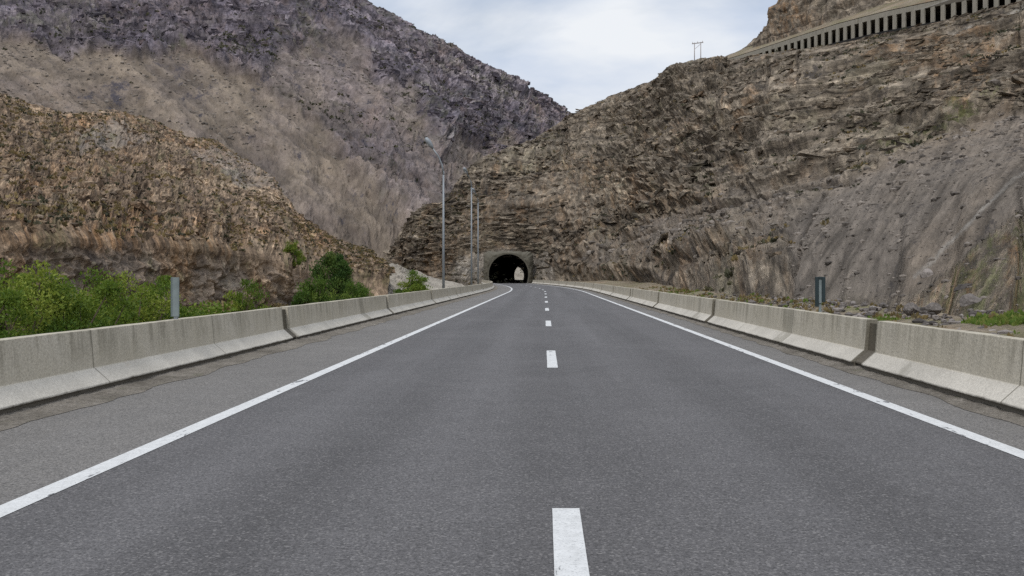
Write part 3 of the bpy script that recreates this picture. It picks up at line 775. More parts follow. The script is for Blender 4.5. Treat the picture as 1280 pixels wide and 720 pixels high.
def added_exit_bank():  # pale slope added beyond the tunnel so its exit shows bright
    u = np.linspace(560, 760, 120)
    foot = [(560, gy(-1, 480), 480), (760, gy(-1, 480), 480)]; top = [(560, 322, 500), (650, 318, 498), (760, 325, 500)]
    Pg = loft([foot, top, back(top, 40, 0, -2.0)], u, [30, 8])
    Q = Pg + normals(Pg) * (fbm(Pg * .2, 4) * .6 * np.clip(np.arange(39)[:, None] / 6, 0, 1))[..., None]
    o = link('gravel_bank', npmesh('gravel_bank', Q, grid_faces(*Q.shape[:2])), 'pale_gravel'); o['kind'] = 'structure'  # added slope, there for the brightness of the exit
added_exit_bank()

# ------------------------------------------------------------------ tunnel
def arch(hw=4.4, crown=6.5, base=-0.15, n=28):
    """profile of the bore as (s, z), left foot over the crown to the right foot"""
    cz = crown - hw
    pts = [(-hw * 0.93, base), (-hw * 0.97, cz * 0.35), (-hw, cz * 0.75)]
    for k in range(n + 1):
        a = math.pi - math.pi * k / n
        pts.append((hw * math.cos(a), cz + hw * math.sin(a)))
    return pts + [(hw, cz * 0.75), (hw * 0.97, cz * 0.35), (hw * 0.93, base)]
def tunnel():
    root = empty('tunnel_portal', (float(xc(205)), 205.0, 0))
    tag(root, 'dark arched road tunnel mouth in low grey concrete at the foot of the cliff', 'tunnel')
    ox = float(xc(205)); O = np.array([ox, 205.0, 0])
    # headwall: strip from the bore outwards, with thickness
    inner = arch(4.42, 6.52)
    N = len(inner); outer = []
    cz = 2.1
    for s, z in inner:
        if z <= cz + 1e-6:
            outer.append(((-5.7 if s < 0 else 5.4), z * 1.0)); continue
        a = math.atan2(z - cz, s); c, q = math.cos(a), math.sin(a)
        tx = (5.7 if c < 0 else 5.4) / max(abs(c), 1e-6)
        top = 4.95 - 0.1 * (1 if c > 0 else 0)
        tz = top / max(q, 1e-6)
        bump = 5.1 / max(q, 1e-6) if abs(c) < 0.45 else 1e9
        r = min(tx, tz if abs(c) > 0.45 else bump)
        outer.append((r * c, cz + r * q))
    NR = 16; K = 4; I0 = np.array(inner); O0 = np.array(outer)
    tt = np.linspace(0, 1, (N - 1) * K + 1) * (N - 1); idx = np.arange(N)
    I1 = np.stack([np.interp(tt, idx, I0[:, k]) for k in (0, 1)], -1); O1 = np.stack([np.interp(tt, idx, O0[:, k]) for k in (0, 1)], -1)
    rag = 1 + fbm(np.stack([O1[:, 0] * .5, O1[:, 1] * .5, O1[:, 0] * 0 + 3], -1), 4) * 0.25
    O1 = I1 + (O1 - I1) * rag[:, None]
    r = np.linspace(0, 1, NR)[:, None, None]
    S2 = I1[None] * (1 - r) + O1[None] * r
    y = -fbm(np.concatenate([S2 * .5, S2[..., :1] * 0], -1), 4) * .35 * np.clip(r[..., 0] * 4, 0, 1) - .1 + 1.6 * r[..., 0] ** 3
    V = np.concatenate([S2[..., :1], y[..., None], S2[..., 1:]], -1)
    lip = V[:1].copy(); lip[..., 1] = 1.2; skirt = V[-1:].copy(); skirt[..., 1] += 1.6
    V = np.concatenate([lip, V, skirt])
    link('headwall', npmesh('headwall', V, grid_faces(V.shape[0], V.shape[1])), 'portal_concrete', root)
    a, b = arch(4.40, 6.50), arch(4.70, 6.80)
    mb = MB(); V = [(s, y, z) for y in (-0.35, 0.6) for pr in (a, b) for s, z in pr]; Fs = []
    for k in range(N - 1):
        Fs += [(k, N + k, N + k + 1, k + 1), (N + k, 3*N + k, 3*N + k + 1, N + k + 1), (k, k + 1, 2*N + k + 1, 2*N + k)]
    mb.add(V, Fs)
    link('arch_ring', mb.mesh('arch_ring'), 'portal_concrete', root)
    ys = np.arange(205.3, 441, 3.0)
    A = np.array(arch(4.38, 6.48, -0.2))
    V = np.zeros((len(ys), N, 3)); V[..., 0] = xc(ys)[:, None] + A[None, :, 0] - O[0]; V[..., 1] = ys[:, None] - O[1]; V[..., 2] = A[None, :, 1]
    link('lining', npmesh('lining', V, grid_faces(len(ys), N), True), 'tunnel_lining', root)
tunnel()

# ------------------------------------------------------------------ concrete barriers
def barrier_mesh(L_, inset=0.0, bevel=0.008):
    """new-jersey profile, road side at x = 0 growing outwards (+x)"""
    i = inset
    pr = [(0.06 + i, -0.12), (0.045 + i, 0.092), (0.0 + i, 0.096), (0.0 + i, 0.118), (0.190 + i, 0.285), (0.205 + i, 0.292), (0.245 + i, 0.775 - i), (0.42 - i, 0.775 - i), (0.465 - i, 0.285), (0.60 - i, 0.055), (0.60 - i, -0.12)]
    n = 26 if L_ > 2 else 2
    V, Fs = [], []
    for k in range(n):
        y = L_ * k / (n - 1)
        for q, (x, z) in enumerate(pr):
            j = 0.0
            if 2 < q < 10 and L_ > 2: j = float(perlin(np.array([[y * 0.7, q * 3.1, 4.0]]))[0]) * 0.008
            V.append((x + j, y, z + (j if 5 < q < 8 else 0)))
    m = len(pr)
    for k in range(n - 1):
        for q in range(m - 1):
            Fs.append((k*m+q, k*m+q+1, (k+1)*m+q+1, (k+1)*m+q))
    Fs.append(tuple(range(m))[::-1]); Fs.append(tuple(range((n-1)*m, n*m)))
    mb = MB(); mb.add(V, Fs)
    return mb.mesh('barrier', bevel)
def place_barriers():
    PITCH, GAP = 13.3, 0.46
    ords = ['first', 'second', 'third', 'fourth', 'fifth', 'sixth', 'seventh', 'eighth', 'ninth', 'tenth', 'eleventh', 'twelfth', 'thirteenth', 'fourteenth', 'fifteenth', 'sixteenth']
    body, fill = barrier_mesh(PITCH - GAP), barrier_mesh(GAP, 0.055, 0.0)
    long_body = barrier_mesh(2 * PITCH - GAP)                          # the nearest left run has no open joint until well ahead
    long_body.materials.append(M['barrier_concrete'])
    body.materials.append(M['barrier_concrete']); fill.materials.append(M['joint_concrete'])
    for side, off, y0, cnt in ((-1, -5.52, 7.4, 15), (1, 4.86, 1.25, 15)):
        word = 'left' if side < 0 else 'right'
        for k in range(cnt):
            ya, yb = y0 + PITCH * k, y0 + PITCH * (k + 1)
            if side < 0 and k == 0: ya -= PITCH
            if side < 0: ya_, yb_ = yb, ya          # turned round so that its road side faces the road
            else: ya_, yb_ = ya, yb
            pa = Vector((float(xc(ya_)) + off, ya_, 0)); pb = Vector((float(xc(yb_)) + off, yb_, 0))
            d = pb - pa
            root = empty('concrete_barrier', pa, math.atan2(-d.x, d.y))
            where = ('nearest ' if k == 0 else ords[k] + ' ') + 'concrete barrier section from the camera along the ' + word + ' roadside'
            if k == 0: where = 'nearest stained concrete barrier section on the ' + word + ' side of the road'
            tag(root, where, 'barrier', 'concrete barriers along both sides of the road')
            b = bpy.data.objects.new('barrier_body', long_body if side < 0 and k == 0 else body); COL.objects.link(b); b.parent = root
            f = bpy.data.objects.new('joint_filler', fill); COL.objects.link(f); f.parent = root
            if side > 0: f.location = (0, PITCH - GAP, 0)
            else: b.location = (0, GAP, 0)
place_barriers()

# ------------------------------------------------------------------ lamps, markers, power pole, gallery
def lamp_post(x, y, h, label, arm=(-1.15, -0.5, 1.75)):
    z0 = -0.5
    root = empty('street_lamp', (x, y, z0))
    tag(root, label, 'street lamp', 'street lamps beside the left barrier')
    H = h - z0
    mb = MB(); mb.box((-.22, -.22, 0), (.22, .22, .05)); link('base_plate', mb.mesh('base_plate', .01), 'galvanised_steel', root)
    mb = MB(); mb.tube([(0, 0, .05), (0, 0, H * .5), (0, 0, H)], [.095, .075, .055], 12); link('pole', mb.mesh('pole', 0, True), 'galvanised_steel', root)
    ax, ay, az = arm
    mb = MB(); mb.tube([(0, 0, H - .25), (ax * .12, ay * .12, H + az * .25), (ax * .45, ay * .45, H + az * .62), (ax, ay, H + az)], [.06, .055, .05, .045], 10)
    link('arm', mb.mesh('arm', 0, True), 'galvanised_steel', root)
    d = Vector((ax * .75, ay * .75, az * .55)).normalized(); p = Vector((ax, ay, H + az))
    mb = MB(); mb.tube([p - d * .1, p + d * .1, p + d * .45, p + d * .68, p + d * .74], [.06, .14, .17, .12, .04], 12)
    head = link('lamp_head', mb.mesh('lamp_head', 0, True), 'galvanised_steel', root)
    mb = MB(); mb.tube([p + d * .14 + Vector((0, 0, -.10)), p + d * .4 + Vector((0, 0, -.13)), p + d * .6 + Vector((0, 0, -.09))], [.06, .10, .05], 10)
    link('lens', mb.mesh('lens', 0, True), 'lamp_glass', head)
lamp_post(-6.50, 59.5, 8.3, 'grey steel street lamp with bent arm, tallest and nearest the camera above the left barrier', (-.72, -.2, 1.5))
lamp_post(-6.62, 84.0, 9.9, 'middle grey steel street lamp of three before the tunnel, left of the bore', (-.35, -.9, .9))
lamp_post(-7.38, 103.0, 10.0, 'farthest grey steel street lamp, closest to the tunnel mouth', (-.3, -.9, .8))

def marker_left():
    p = P(220, 402, 14.6)
    root = empty('marker_post', (p[0], p[1], 0.0))
    tag(root, 'slim pale grey marker plate on a post behind the left barrier, before the shrubs', 'marker post')
    mb = MB(); mb.box((-.03, -.02, -1.2), (.03, .02, 1.42)); link('post', mb.mesh('post', .005), 'galvanised_steel', root)
    mb = MB(); mb.box((-.052, -.034, .82), (.052, -.022, 1.44)); mb.box((-.062, -.05, .82), (-.052, -.02, 1.44)); mb.box((.052, -.05, .82), (.062, -.02, 1.44))
    link('plate', mb.mesh('plate', .003), 'sign_grey', root)
marker_left()
def marker_right():
    p = P(1025, 395, 20.0)
    root = empty('marker_post', (p[0], p[1], 0.0), R(-8))
    tag(root, 'marker post with two dark upright strips round a pale centre, behind the right barrier', 'marker post')
    mb = MB(); mb.box((-.028, -.02, -.3), (.028, .02, 1.42)); link('post', mb.mesh('post', .005), 'sign_grey', root)
    mb = MB(); mb.box((-.03, -.045, .88), (.03, -.022, 1.42)); link('plate', mb.mesh('plate', .003), 'sign_grey', root)
    for a, b, z in ((-.105, -.034, .80), (.034, .105, .90)):
        mb = MB(); mb.box((a, -.07, z), (b, .03, 1.45)); link('side_strip', mb.mesh('side_strip', .008), 'sign_dark', root)
    mb = MB(); mb.box((-.032, -.065, 1.40), (.032, .025, 1.452)); link('top_cap', mb.mesh('top_cap', .006), 'sign_dark', root)
marker_right()

def power_pole():
    p = P(872, 76, 268)
    root = empty('power_pole', (p[0], p[1], p[2] - 1.0), R(-28))
    tag(root, 'twin legged wooden power pole with crossarm standing on the cliff ridge against the sky', 'power pole')
    for s in (-1, 1):
        mb = MB(); mb.tube([(s * .95, 0, -1), (s * .95, 0, 6.4)], [.15, .11], 10); link('leg', mb.mesh('leg', 0, True), 'weathered_wood', root)
    mb = MB(); mb.box((-1.7, -.12, 6.05), (1.7, .12, 6.27)); link('crossarm', mb.mesh('crossarm', .02), 'weathered_wood', root)
    mb = MB(); mb.tube([(-.95, .1, 4.5), (.95, .1, 5.9)], .05, 8); link('brace', mb.mesh('brace'), 'weathered_wood', root)
    for x in (-1.5, 0, 1.5):
        mb = MB(); mb.tube([(x, 0, 6.27), (x, 0, 6.36), (x, 0, 6.46), (x, 0, 6.72)], [.06, .13, .10, .05], 8); link('insulator', mb.mesh('insulator', 0, True), 'porcelain', root)
power_pole()

def gallery():
    ctrl = [P(900, 82, 258.5), P(918, 77, 255), P(944, 69, 248), P(989, 54.5, 234), P(1048, 36, 217.5), P(1108, 21, 203), P(1167, 9, 191), P(1214, 0, 182.5), P(1300, -19, 167.5), P(1420, -48, 150)]
    c = np.array(ctrl); sl = np.concatenate([[0], np.cumsum(np.linalg.norm(np.diff(c[:, :2], axis=0), axis=1))])
    def at(s): return np.array([np.interp(s, sl, c[:, k]) for k in range(3)])
    def frame(s):
        t = at(s + .5) - at(s - .5); t[2] = 0; t /= np.linalg.norm(t)
        return at(s), t, np.array([-t[1], t[0], 0])                     # inward = up-slope
    if frame(60)[2][0] < 0: sign = -1
    else: sign = 1
    o0 = at(0); root = empty('rockfall_gallery', (float(o0[0]), float(o0[1]), float(o0[2] - 3.2)))
    tag(root, 'long concrete rockfall gallery with a row of dark openings high on the right cliff', 'gallery')
    base = np.array(root.location)
    ss = np.arange(0, sl[-1], 1.3)
    def sweep(profile, name, mat):
        V = []
        for s in ss:
            p, t, inn = frame(s)
            for a, z in profile: V.append(p + inn * sign * a + np.array([0, 0, z]) - base)
        k = len(profile); Fs = []
        for i in range(len(ss) - 1):
            for q in range(k):
                Fs.append((i*k+q, i*k+(q+1) % k, (i+1)*k+(q+1) % k, (i+1)*k+q))
        Fs.append(tuple(range(k))); Fs.append(tuple(range((len(ss)-1)*k, len(ss)*k))[::-1])
        mb = MB(); mb.add(V, Fs); link(name, mb.mesh(name), mat, root)
    sweep([(-.35, 0), (-.35, 1.1), (.5, 1.25), (9.0, 1.25), (9.0, 0)], 'roof', 'gallery_concrete')
    sweep([(.2, 1.26), (-.2, 1.30), (4, 3.4), (12, 7.0), (12, 1.3)], 'earth_cover', 'valley_earth')
    sweep([(7.5, -3.6), (7.5, -.002), (8.2, -.002), (8.2, -3.6)], 'back_wall', 'tunnel_lining')  # back wall and deck coloured near-black, interior shade painted in
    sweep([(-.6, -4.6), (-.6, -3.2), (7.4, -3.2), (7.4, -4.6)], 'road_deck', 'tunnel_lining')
    col = MB(); col.box((-.52, -.42, 0.55), (.52, -.08, 3.798)); cm = col.mesh('column', .05); cm.materials.append(M['gallery_concrete'])
    s = 1.5
    while s < sl[-1] - 1:
        p, t, inn = frame(s)
        o = bpy.data.objects.new('column', cm); COL.objects.link(o); o.parent = root
        o.location = p - base - np.array([0, 0, 3.8]); o.rotation_euler = (0, 0, math.atan2(t[1], t[0]))
        s += 2.62
gallery()

# ------------------------------------------------------------------ plants
def leaf_quads(C, D, size, tone, rng, slim=0.42):
    """one bent diamond per leaf at C pointing along D"""
    n = len(C)
    D = D / (np.linalg.norm(D, axis=1, keepdims=True) + 1e-9)
    r = rng.normal(size=(n, 3)); S = np.cross(D, r); S /= (np.linalg.norm(S, axis=1, keepdims=True) + 1e-9)
    U = np.cross(S, D)
    s = size[:, None]
    V = np.stack([C - D * s * .5, C + S * s * slim * .5 + U * s * .08, C + D * s * .5, C - S * s * slim * .5 + U * s * .08], 1)
    return V.reshape(-1, 3), np.arange(4 * n).reshape(n, 4), np.repeat(tone, 4)
def shrub_meshes(seed, w, h, n_clump, n_leaf, lsize, slim=0.5):
    """a domed bush: leafy clumps at the ends of forking stems, lighter new growth in some, gaps between them"""
    rng = np.random.default_rng(seed)
    mb = MB(); C, D, T = [], [], []
    lob = rng.uniform(0, 6.28, 3)
    for k in range(n_clump):
        a = rng.uniform(0, 2 * math.pi); el = math.asin(rng.uniform(0.02, 1.0)); rr = rng.uniform(.35, 1.0) ** .45
        lump = 1 + .20 * math.sin(2 * a + lob[0]) * math.cos(el) + .16 * math.sin(3 * a + lob[1] + 3 * el)
        c = np.array([math.cos(a) * math.cos(el) * w * .42, math.sin(a) * math.cos(el) * w * .42, .08 * h + math.sin(el) * h * .80]) * rr * lump
        c[2] = max(c[2], .07 * h)
        mid = c * np.array([.45, .45, .55]) + rng.normal(size=3) * .04 * w
        mb.tube([(c[0] * .08, c[1] * .08, -.15), tuple(mid), tuple(c)], [.014 * h, .009 * h, .004 * h], 5)
        rad = np.array([.15 * w, .15 * w, .12 * h]) * rng.uniform(.6, 1.15)
        m = int(n_leaf / n_clump * rng.uniform(.6, 1.4))
        g = rng.normal(size=(m, 3)); g /= np.linalg.norm(g, axis=1, keepdims=True); g *= rng.uniform(.05, 1.0, (m, 1)) ** .6
        pp = c + g * rad; pp[:, 2] = np.maximum(pp[:, 2], .02)
        C.append(pp); D.append(g + np.array([0, 0, .45]) + rng.normal(size=(m, 3)) * .7)
        T.append(np.clip(rng.uniform(0.05, 0.85) + rng.normal(size=m) * .16, 0, 1))
    C, D, T = np.concatenate(C), np.concatenate(D), np.concatenate(T)
    V, Fs, tt = leaf_quads(C, D, lsize * rng.uniform(.6, 1.35, len(C)), T, rng, slim)
    return npmesh('foliage', V, Fs, False, {'tone': tt}), mb.mesh('stem')
kinds = [(shrub_meshes(1, 3.4, 2.8, 60, 20000, .09), 'bright_leaves'), (shrub_meshes(2, 3.4, 3.1, 70, 22000, .085), 'bright_leaves'),
         (shrub_meshes(3, 4.6, 4.0, 80, 17000, .17), 'dark_leaves'), (shrub_meshes(4, 2.4, 1.7, 34, 7000, .09), 'bright_leaves'),
         (shrub_meshes(5, 1.8, 1.1, 20, 3500, .08), 'dry_leaves'),
         (shrub_meshes(8, 3.0, 2.3, 110, 14000, .11), 'bright_leaves'), (shrub_meshes(9, 4.0, 3.4, 120, 16000, .15), 'mid_leaves')]
for (fo, st), m in kinds:
    fo.materials.append(M[m]); st.materials.append(M['bark'])
def shrub(px, d, k, top, label, wide=1.0, name='shrub', cat='shrub', z=None):
    """px, d: where it stands; top: pixel height of its top in the survey"""
    (fo, st), _ = kinds[k]
    x = (px - VX) / F * d
    gz = (ground_z(x, d) if z is None else z) - .05
    hz = EYE + (VY - top) / F * d
    h0 = {0: 2.8, 1: 3.1, 2: 4.0, 3: 1.7, 4: 1.1, 5: 2.3, 6: 3.4}[k]
    sz = (1.0 if k in (2, 6) else 1.05) * (hz - gz) / h0
    root = empty(name, (x, d, gz), random.uniform(0, 6.28))
    root.scale = (sz * wide * .95, sz * wide * .95, sz)
    tag(root, label, cat, 'green shrubs beyond the left barrier')
    for nm, me in (('foliage', fo), ('stem', st)):
        o = bpy.data.objects.new(nm, me); COL.objects.link(o); o.parent = root
shrub(18, 22.0, 1, 331, 'tallest bright green shrub at the left edge of the photo', 1.0)
shrub(-42, 20.0, 0, 368, 'yellowish green shrub cut off by the left edge of the photo, low over the barrier')
shrub(66, 30.0, 0, 346, 'green shrub behind and right of the tallest one at the left edge', 0.9)
shrub(100, 23.5, 0, 356, 'low light green shrub between two taller ones, third along the left barrier', 0.95)
shrub(152, 27.0, 1, 343, 'broad leafy green shrub left of the grey marker plate', 1.0)
shrub(200, 29.0, 0, 348, 'green shrub directly behind the grey marker plate', 0.8)
shrub(243, 33.0, 3, 370, 'low olive shrub just right of the grey marker plate', 1.3)
shrub(268, 38.0, 4, 374, 'dry brownish shrub between the marker plate and the small bright shrub', 1.4)
shrub(302, 39.0, 5, 357, 'small bright green shrub alone before the dark river bank', 0.62)
shrub(390, 54.0, 6, 338, 'mid green shrub beside the bank end, lower left of the big clump', 0.66)
shrub(419, 78.0, 2, 312, 'tallest dark green shrub, its rounded top against the rocky slope', 0.72)
shrub(447, 58.0, 6, 344, 'mid green shrub at the right end of the big clump', 0.68)
shrub(367, 94.0, 3, 297, 'narrow green bush standing high on the bank end above the clump', 0.55, z=2.6)
shrub(519, 92.0, 5, 342, 'rounded green shrub alone beside the street lamp', 1.05)
shrub(352, 47.0, 4, 378, 'tiny pale weed bush at the barrier joint before the big clump', 0.8)

def tufts(name, pts, size, mat, nleaf, rng, flat=0.7, label=None, cat=None, up=0.4):
    C, D, T, S = [], [], [], []
    for (p, s) in zip(pts, size):
        g = rng.normal(size=(nleaf, 3)); g /= np.linalg.norm(g, axis=1, keepdims=True); g *= rng.uniform(.3, 1, (nleaf, 1)) ** .5
        g[:, 2] = np.abs(g[:, 2])
        C.append(p + g * s * np.array([.5, .5, flat * .6])); D.append(g + np.array([0, 0, up])); S.append(np.full(nleaf, s * .42)); T.append(np.clip(rng.uniform(.1, .9) + rng.normal(size=nleaf) * .12, 0, 1))
    V, Fs, tt = leaf_quads(np.concatenate(C), np.concatenate(D), np.concatenate(S), np.concatenate(T), rng, .8)
    o = link(name, npmesh(name, V, Fs, False, {'tone': tt}), mat); o['kind'] = 'stuff'
    return o
rng = np.random.default_rng(5)
def scatter(surf, n, dens):
    Q, px, py = surf[0].reshape(-1, 3), surf[1].ravel(), surf[2].ravel()
    w = dens(px, py, Q); w = np.maximum(w, 0); w = w / w.sum()
    return Q[rng.choice(len(Q), n, replace=False, p=w)]
inframe = lambda px, py: ((px > -60) & (px < 1340) & (py > -40)).astype(float)
# dark scrub high on the mountain
pts = scatter(MOUNT, 3000, lambda px, py, Q: inframe(px, py) * (0.12 + sstep(0.0, 0.5, fbm(Q * 0.012, 3))) * (1 - 0.97 * MOUNT[3].ravel()) ** 2 * sstep(330, 200, py))
tufts('mountain_scrub', pts, 1.2 + 3.6 * rng.uniform(size=len(pts)) ** 2, 'scrub_leaves', 10, rng)
pts = scatter(HILL, 2600, lambda px, py, Q: inframe(px, py) * (0.2 + sstep(-.2, .5, fbm(Q * .05, 3))))
tufts('hill_scrub', pts[:1500], rng.uniform(.25, .75, 1500), 'dry_leaves', 10, rng)
tufts('hill_scrub', pts[1500:], rng.uniform(.25, .7, 1100), 'scrub_leaves', 10, rng)
cal = CLIFF[3].ravel()
pts = scatter(CLIFF, 1500, lambda px, py, Q: inframe(px, py) * (1 - .93 * cal) * sstep(-.1, .5, fbm(Q * .06, 3)) * (Q[:, 1] > 40))
tufts('cliff_scrub', pts[:900], rng.uniform(.35, 1.2, 900), 'scrub_leaves', 10, rng)
tufts('cliff_scrub', pts[900:], rng.uniform(.3, .9, 600), 'dry_leaves', 10, rng)

# grass and weeds on the right verge, weeds along the left bank
def verge_points(n, x0, x1, y0, y1, side):
    o = []
    while len(o) < n:
        y = y0 + (y1 - y0) * rng.uniform() ** 1.6; s = rng.uniform(x0, x1)
        p = np.array([float(xc(y)) + s, y, 0]); 
        if fbm(np.array([p * .35]), 3)[0] < -.05: continue
        p[2] = ground_z(p[0], p[1]); o.append(p)
    return np.array(o)
v = verge_points(900, 5.7, 11, 8, 90, 1)
tufts('verge_weeds', v[:550], rng.uniform(.12, .34, 550), 'dry_leaves', 14, rng, 1.2, up=.8)
tufts('verge_weeds', v[550:], rng.uniform(.10, .28, 350), 'grass_blades', 14, rng, 1.2, up=.8)
v = verge_points(700, -16, -6.4, 12, 110, -1)
tufts('bank_weeds', v[:400], rng.uniform(.25, .7, 400), 'grass_blades', 16, rng, 1.3, up=.8)
tufts('bank_weeds', v[400:], rng.uniform(.2, .6, 300), 'dry_leaves', 16, rng, 1.3, up=.8)
def patch(px, d, rx, ry, n, hgt):
    x = (px - VX) / F * d; o = []
    for _ in range(n):
        a, r = rng.uniform(0, 6.28), rng.uniform() ** .5
        q = np.array([x + math.cos(a) * r * rx, d + math.sin(a) * r * ry, 0]); q[2] = ground_z(q[0], q[1]) + .02; o.append(q)
    return tufts('grass_patch', np.array(o), rng.uniform(.5, 1.1, n) * hgt * .62, 'grass_blades', 18, rng, 1.4, up=1.0)
patch(1268, 20.3, .95, 1.3, 260, .42)
patch(1095, 24.5, .5, .9, 110, .30)

# ------------------------------------------------------------------ stones
def stone_mesh(seed, n=2):
    bm = bmesh.new(); bmesh.ops.create_icosphere(bm, subdivisions=n, radius=.5)
    r = random.Random(seed); cuts = [Vector((r.gauss(0, 1), r.gauss(0, 1), r.gauss(0, 1))).normalized() for _ in range(9)]
    for v in bm.verts:
        for c in cuts:
            e = v.co.dot(c) - r.uniform(.30, .34)
            if e > 0: v.co -= c * e * .95
    V = [tuple(v.co) for v in bm.verts]; Fs = [tuple(w.index for w in f.verts) for f in bm.faces]
    bm.free(); return np.array(V), np.array(Fs)
STONES = [stone_mesh(k) for k in range(7)]; CHIPS = [stone_mesh(k, 1) for k in range(7)]
def rubble(name, centres, sizes, kit=None, mat='broken_stone'):
    V, Fs, T = [], [], []; n = 0
    for c, s in zip(centres, sizes):
        sv, sf = (kit or STONES)[rng.integers(7)]
        a = rng.uniform(0, 6.28); m = np.array([[math.cos(a), -math.sin(a), 0], [math.sin(a), math.cos(a), 0], [0, 0, 1]])
        w = (sv * np.array([rng.uniform(.8, 1.4), rng.uniform(.7, 1.1), rng.uniform(.5, .9)]) * s) @ m.T + c
        V.append(w); Fs.append(sf + n); n += len(w); T.append(np.full(len(w), rng.uniform(.25, 1.0)))
    o = link(name, npmesh(name, np.concatenate(V), np.concatenate(Fs), False, {'tone': np.concatenate(T)}), mat); o['kind'] = 'stuff'
cs, sz = [], []
while len(cs) < 700:                                # a windrow of fallen stone along the foot of the scree
    px = rng.uniform(860, 1290); d = np.interp(px, [860, 900, 1000, 1060, 1130, 1200, 1290], [66, 54, 38, 32, 27.5, 24, 20.6]) * rng.uniform(.72, 1.06)
    x = (px - VX) / F * d
    if x - float(xc(d)) < 6.4: continue
    if px > 1170 and rng.uniform() < .55: continue
    cs.append((x, d, ground_z(x, d) + .05)); sz.append(.09 + .30 * rng.uniform() ** 2.6)
rubble('rubble', np.array(cs), sz, CHIPS)
pts = scatter(CLIFF, 3600, lambda px, py, Q: inframe(px, py) * (.02 + (cal > .3)) * (Q[:, 1] > 21))
rubble('scree_stones', pts, (.05 + .10 * rng.uniform(size=len(pts)) + .45 * rng.uniform(size=len(pts)) ** 9) * np.clip(pts[:, 1] / 45, .5, 3.0), CHIPS, 'scree_stone')
pts = scatter(MOUNT, 3800, lambda px, py, Q: inframe(px, py) * (.05 + (MOUNT[3].ravel() > .3)) * (.2 + sstep(-.3, .5, fbm(Q * .02, 3))))
rubble('fan_stones', pts, (.5 + 2.6 * rng.uniform(size=len(pts)) ** 5) * np.clip(pts[:, 1] / 500, .5, 1.6), CHIPS, 'scree_stone')
v = verge_points(260, 5.5, 10.5, 8, 60, 1)
rubble('verge_stones', v, .05 + .14 * rng.uniform(size=len(v)) ** 2)

pts = scatter(HILL, 1900, lambda px, py, Q: inframe(px, py) * (0.5 + sstep(-.2, .5, fbm(Q * .06 + 9, 3))))
rubble('hill_stones', pts, .15 + .62 * rng.uniform(size=len(pts)) ** 3.5, CHIPS, 'brown_stone')
def crags(name, surf, n, dens, size, mat, squash):
    """angular slabs of bedrock standing out of the slope, long side along the beds"""
    Q, px, py = surf[0], surf[1], surf[2]
    T = np.gradient(Q, axis=1).reshape(-1, 3); N = normals(Q).reshape(-1, 3); Qf = Q.reshape(-1, 3)
    w = np.maximum(dens(px.ravel(), py.ravel(), Qf), 0); k = rng.choice(len(Qf), n, replace=False, p=w / w.sum())
    t = T[k]; t[:, 2] *= .15; t /= np.linalg.norm(t, axis=1, keepdims=True)
    up = np.array([0, 0, 1.0]) + N[k] * .35 + rng.normal(size=(n, 3)) * .18; up /= np.linalg.norm(up, axis=1, keepdims=True)
    b = np.cross(up, t); b /= np.linalg.norm(b, axis=1, keepdims=True); t = np.cross(b, up)
    sz = size(n, Qf[k])[:, None] * squash * rng.uniform(.55, 1.3, (n, 3))
    cube = np.array([(-1,-1,-1),(1,-1,-1),(1,1,-1),(-1,1,-1),(-1,-1,1),(1,-1,1),(1,1,1),(-1,1,1)]) * .5
    loc = cube[None] * (1 + rng.normal(size=(n, 8, 3)) * .16)
    V = Qf[k][:, None] - N[k][:, None] * (sz[:, None, 1:2] * .18) + loc[..., :1] * sz[:, None, :1] * t[:, None] + loc[..., 1:2] * sz[:, None, 1:2] * b[:, None] + loc[..., 2:] * sz[:, None, 2:] * up[:, None]
    F0 = np.array([(0,3,2,1),(4,5,6,7),(0,1,5,4),(1,2,6,5),(2,3,7,6),(3,0,4,7)])
    Fs = (F0[None] + 8 * np.arange(n)[:, None, None]).reshape(-1, 4)
    Vf = V.reshape(-1, 3)
    sf = np.stack([Vf[:, 0] + Vf[:, 1] * .8, Vf[:, 2] * 1.2, Vf[:, 0] - Vf[:, 1]], -1)
    z = np.zeros(len(Vf))
    o = link(name, npmesh(name, Vf, Fs, False, {'surf': sf, 'scree': z, 'pale': z, 'rust': z, 'veg': z}), mat); o['kind'] = 'structure'
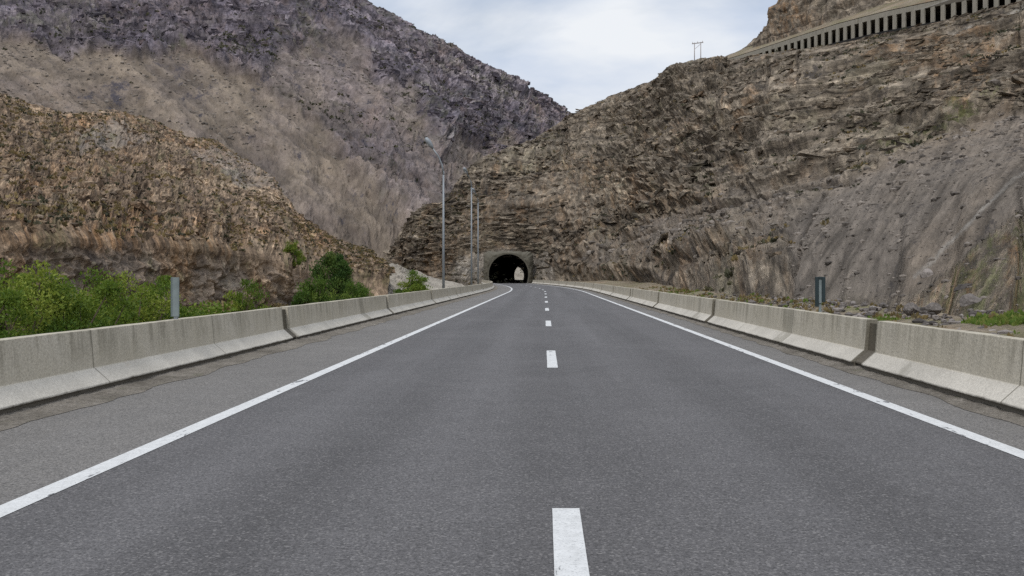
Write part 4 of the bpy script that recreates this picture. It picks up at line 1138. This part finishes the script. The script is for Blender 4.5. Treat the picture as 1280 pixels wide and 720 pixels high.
crags('cliff_ledges', CLIFF, 5200, lambda px, py, Q: inframe(px, py) * (cal < .25) * (.15 + sstep(-.3, .4, fbm(Q * np.array([.05, .05, .12]), 3))) * (Q[:, 1] > 45) * (CLIFF[2].ravel() < 335),
      lambda n, q: (.30 + .95 * rng.uniform(size=n) ** 3) * np.clip(q[:, 1] / 150, .25, 1.2), 'cliff_rock', np.array([3.4, .85, .42]))
crags('hill_outcrops', HILL, 700, lambda px, py, Q: inframe(px, py) * sstep(-.1, .4, fbm(Q * .07 + 3, 3)), lambda n, q: .25 + .7 * rng.uniform(size=n) ** 2.5, 'hill_rock', np.array([1.5, 1.0, .6]))
crags('mountain_crags', MOUNT, 4200, lambda px, py, Q: inframe(px, py) * (MOUNT[3].ravel() < .35) * (.15 + sstep(-.2, .4, fbm(Q * .012 + 9, 3))),
      lambda n, q: (1.5 + 4.5 * rng.uniform(size=n) ** 2.5) * np.clip(q[:, 1] / 900, .3, 1.1), 'mountain_rock', np.array([1.5, 1.1, .9]))
def boulder(px, py, d, s, seed, label, squash=(1.2, .9, .8), tone=.6):
    sv, sf = stone_mesh(seed, 3)
    sv = sv * np.array(squash) * s
    sv = sv + fbm(sv * 3 / s, 3)[:, None] * sv * .12
    o = link('boulder', npmesh('boulder', sv, sf, False, {'tone': np.full(len(sv), tone)}), 'broken_stone')
    p = P(px, py, d); o.location = p; o.rotation_euler = (0, 0, seed)
    tag(o, label, 'boulder', 'boulders at the foot of the scree')
def snap(px, py):
    """depth of the cliff surface at a pixel"""
    q = np.hypot(CLIFF[1] - px, CLIFF[2] - py); k = np.unravel_index(np.argmin(q), q.shape)
    return float(CLIFF[0][k][1])
boulder(1160, 346, snap(1160, 346) - .2, .62, 21, 'pale boulder alone on the grey scree where the white rivulet ends', (1.0, .8, 1.1), 1.0)
boulder(1205, 362, snap(1205, 362) - .2, .62, 22, 'dark boulder on the brown slope, upper of two near the green grass', tone=.28)
boulder(1214, 379, snap(1214, 379) - .2, .72, 23, 'brown boulder lowest on the slope, left of the green grass')
boulder(1140, 387, 25.5, .5, 24, 'grey angular boulder in the row of stones behind the right barrier')
boulder(1168, 386, 25.0, .42, 25, 'smaller grey boulder just right of the angular one in the row of stones')
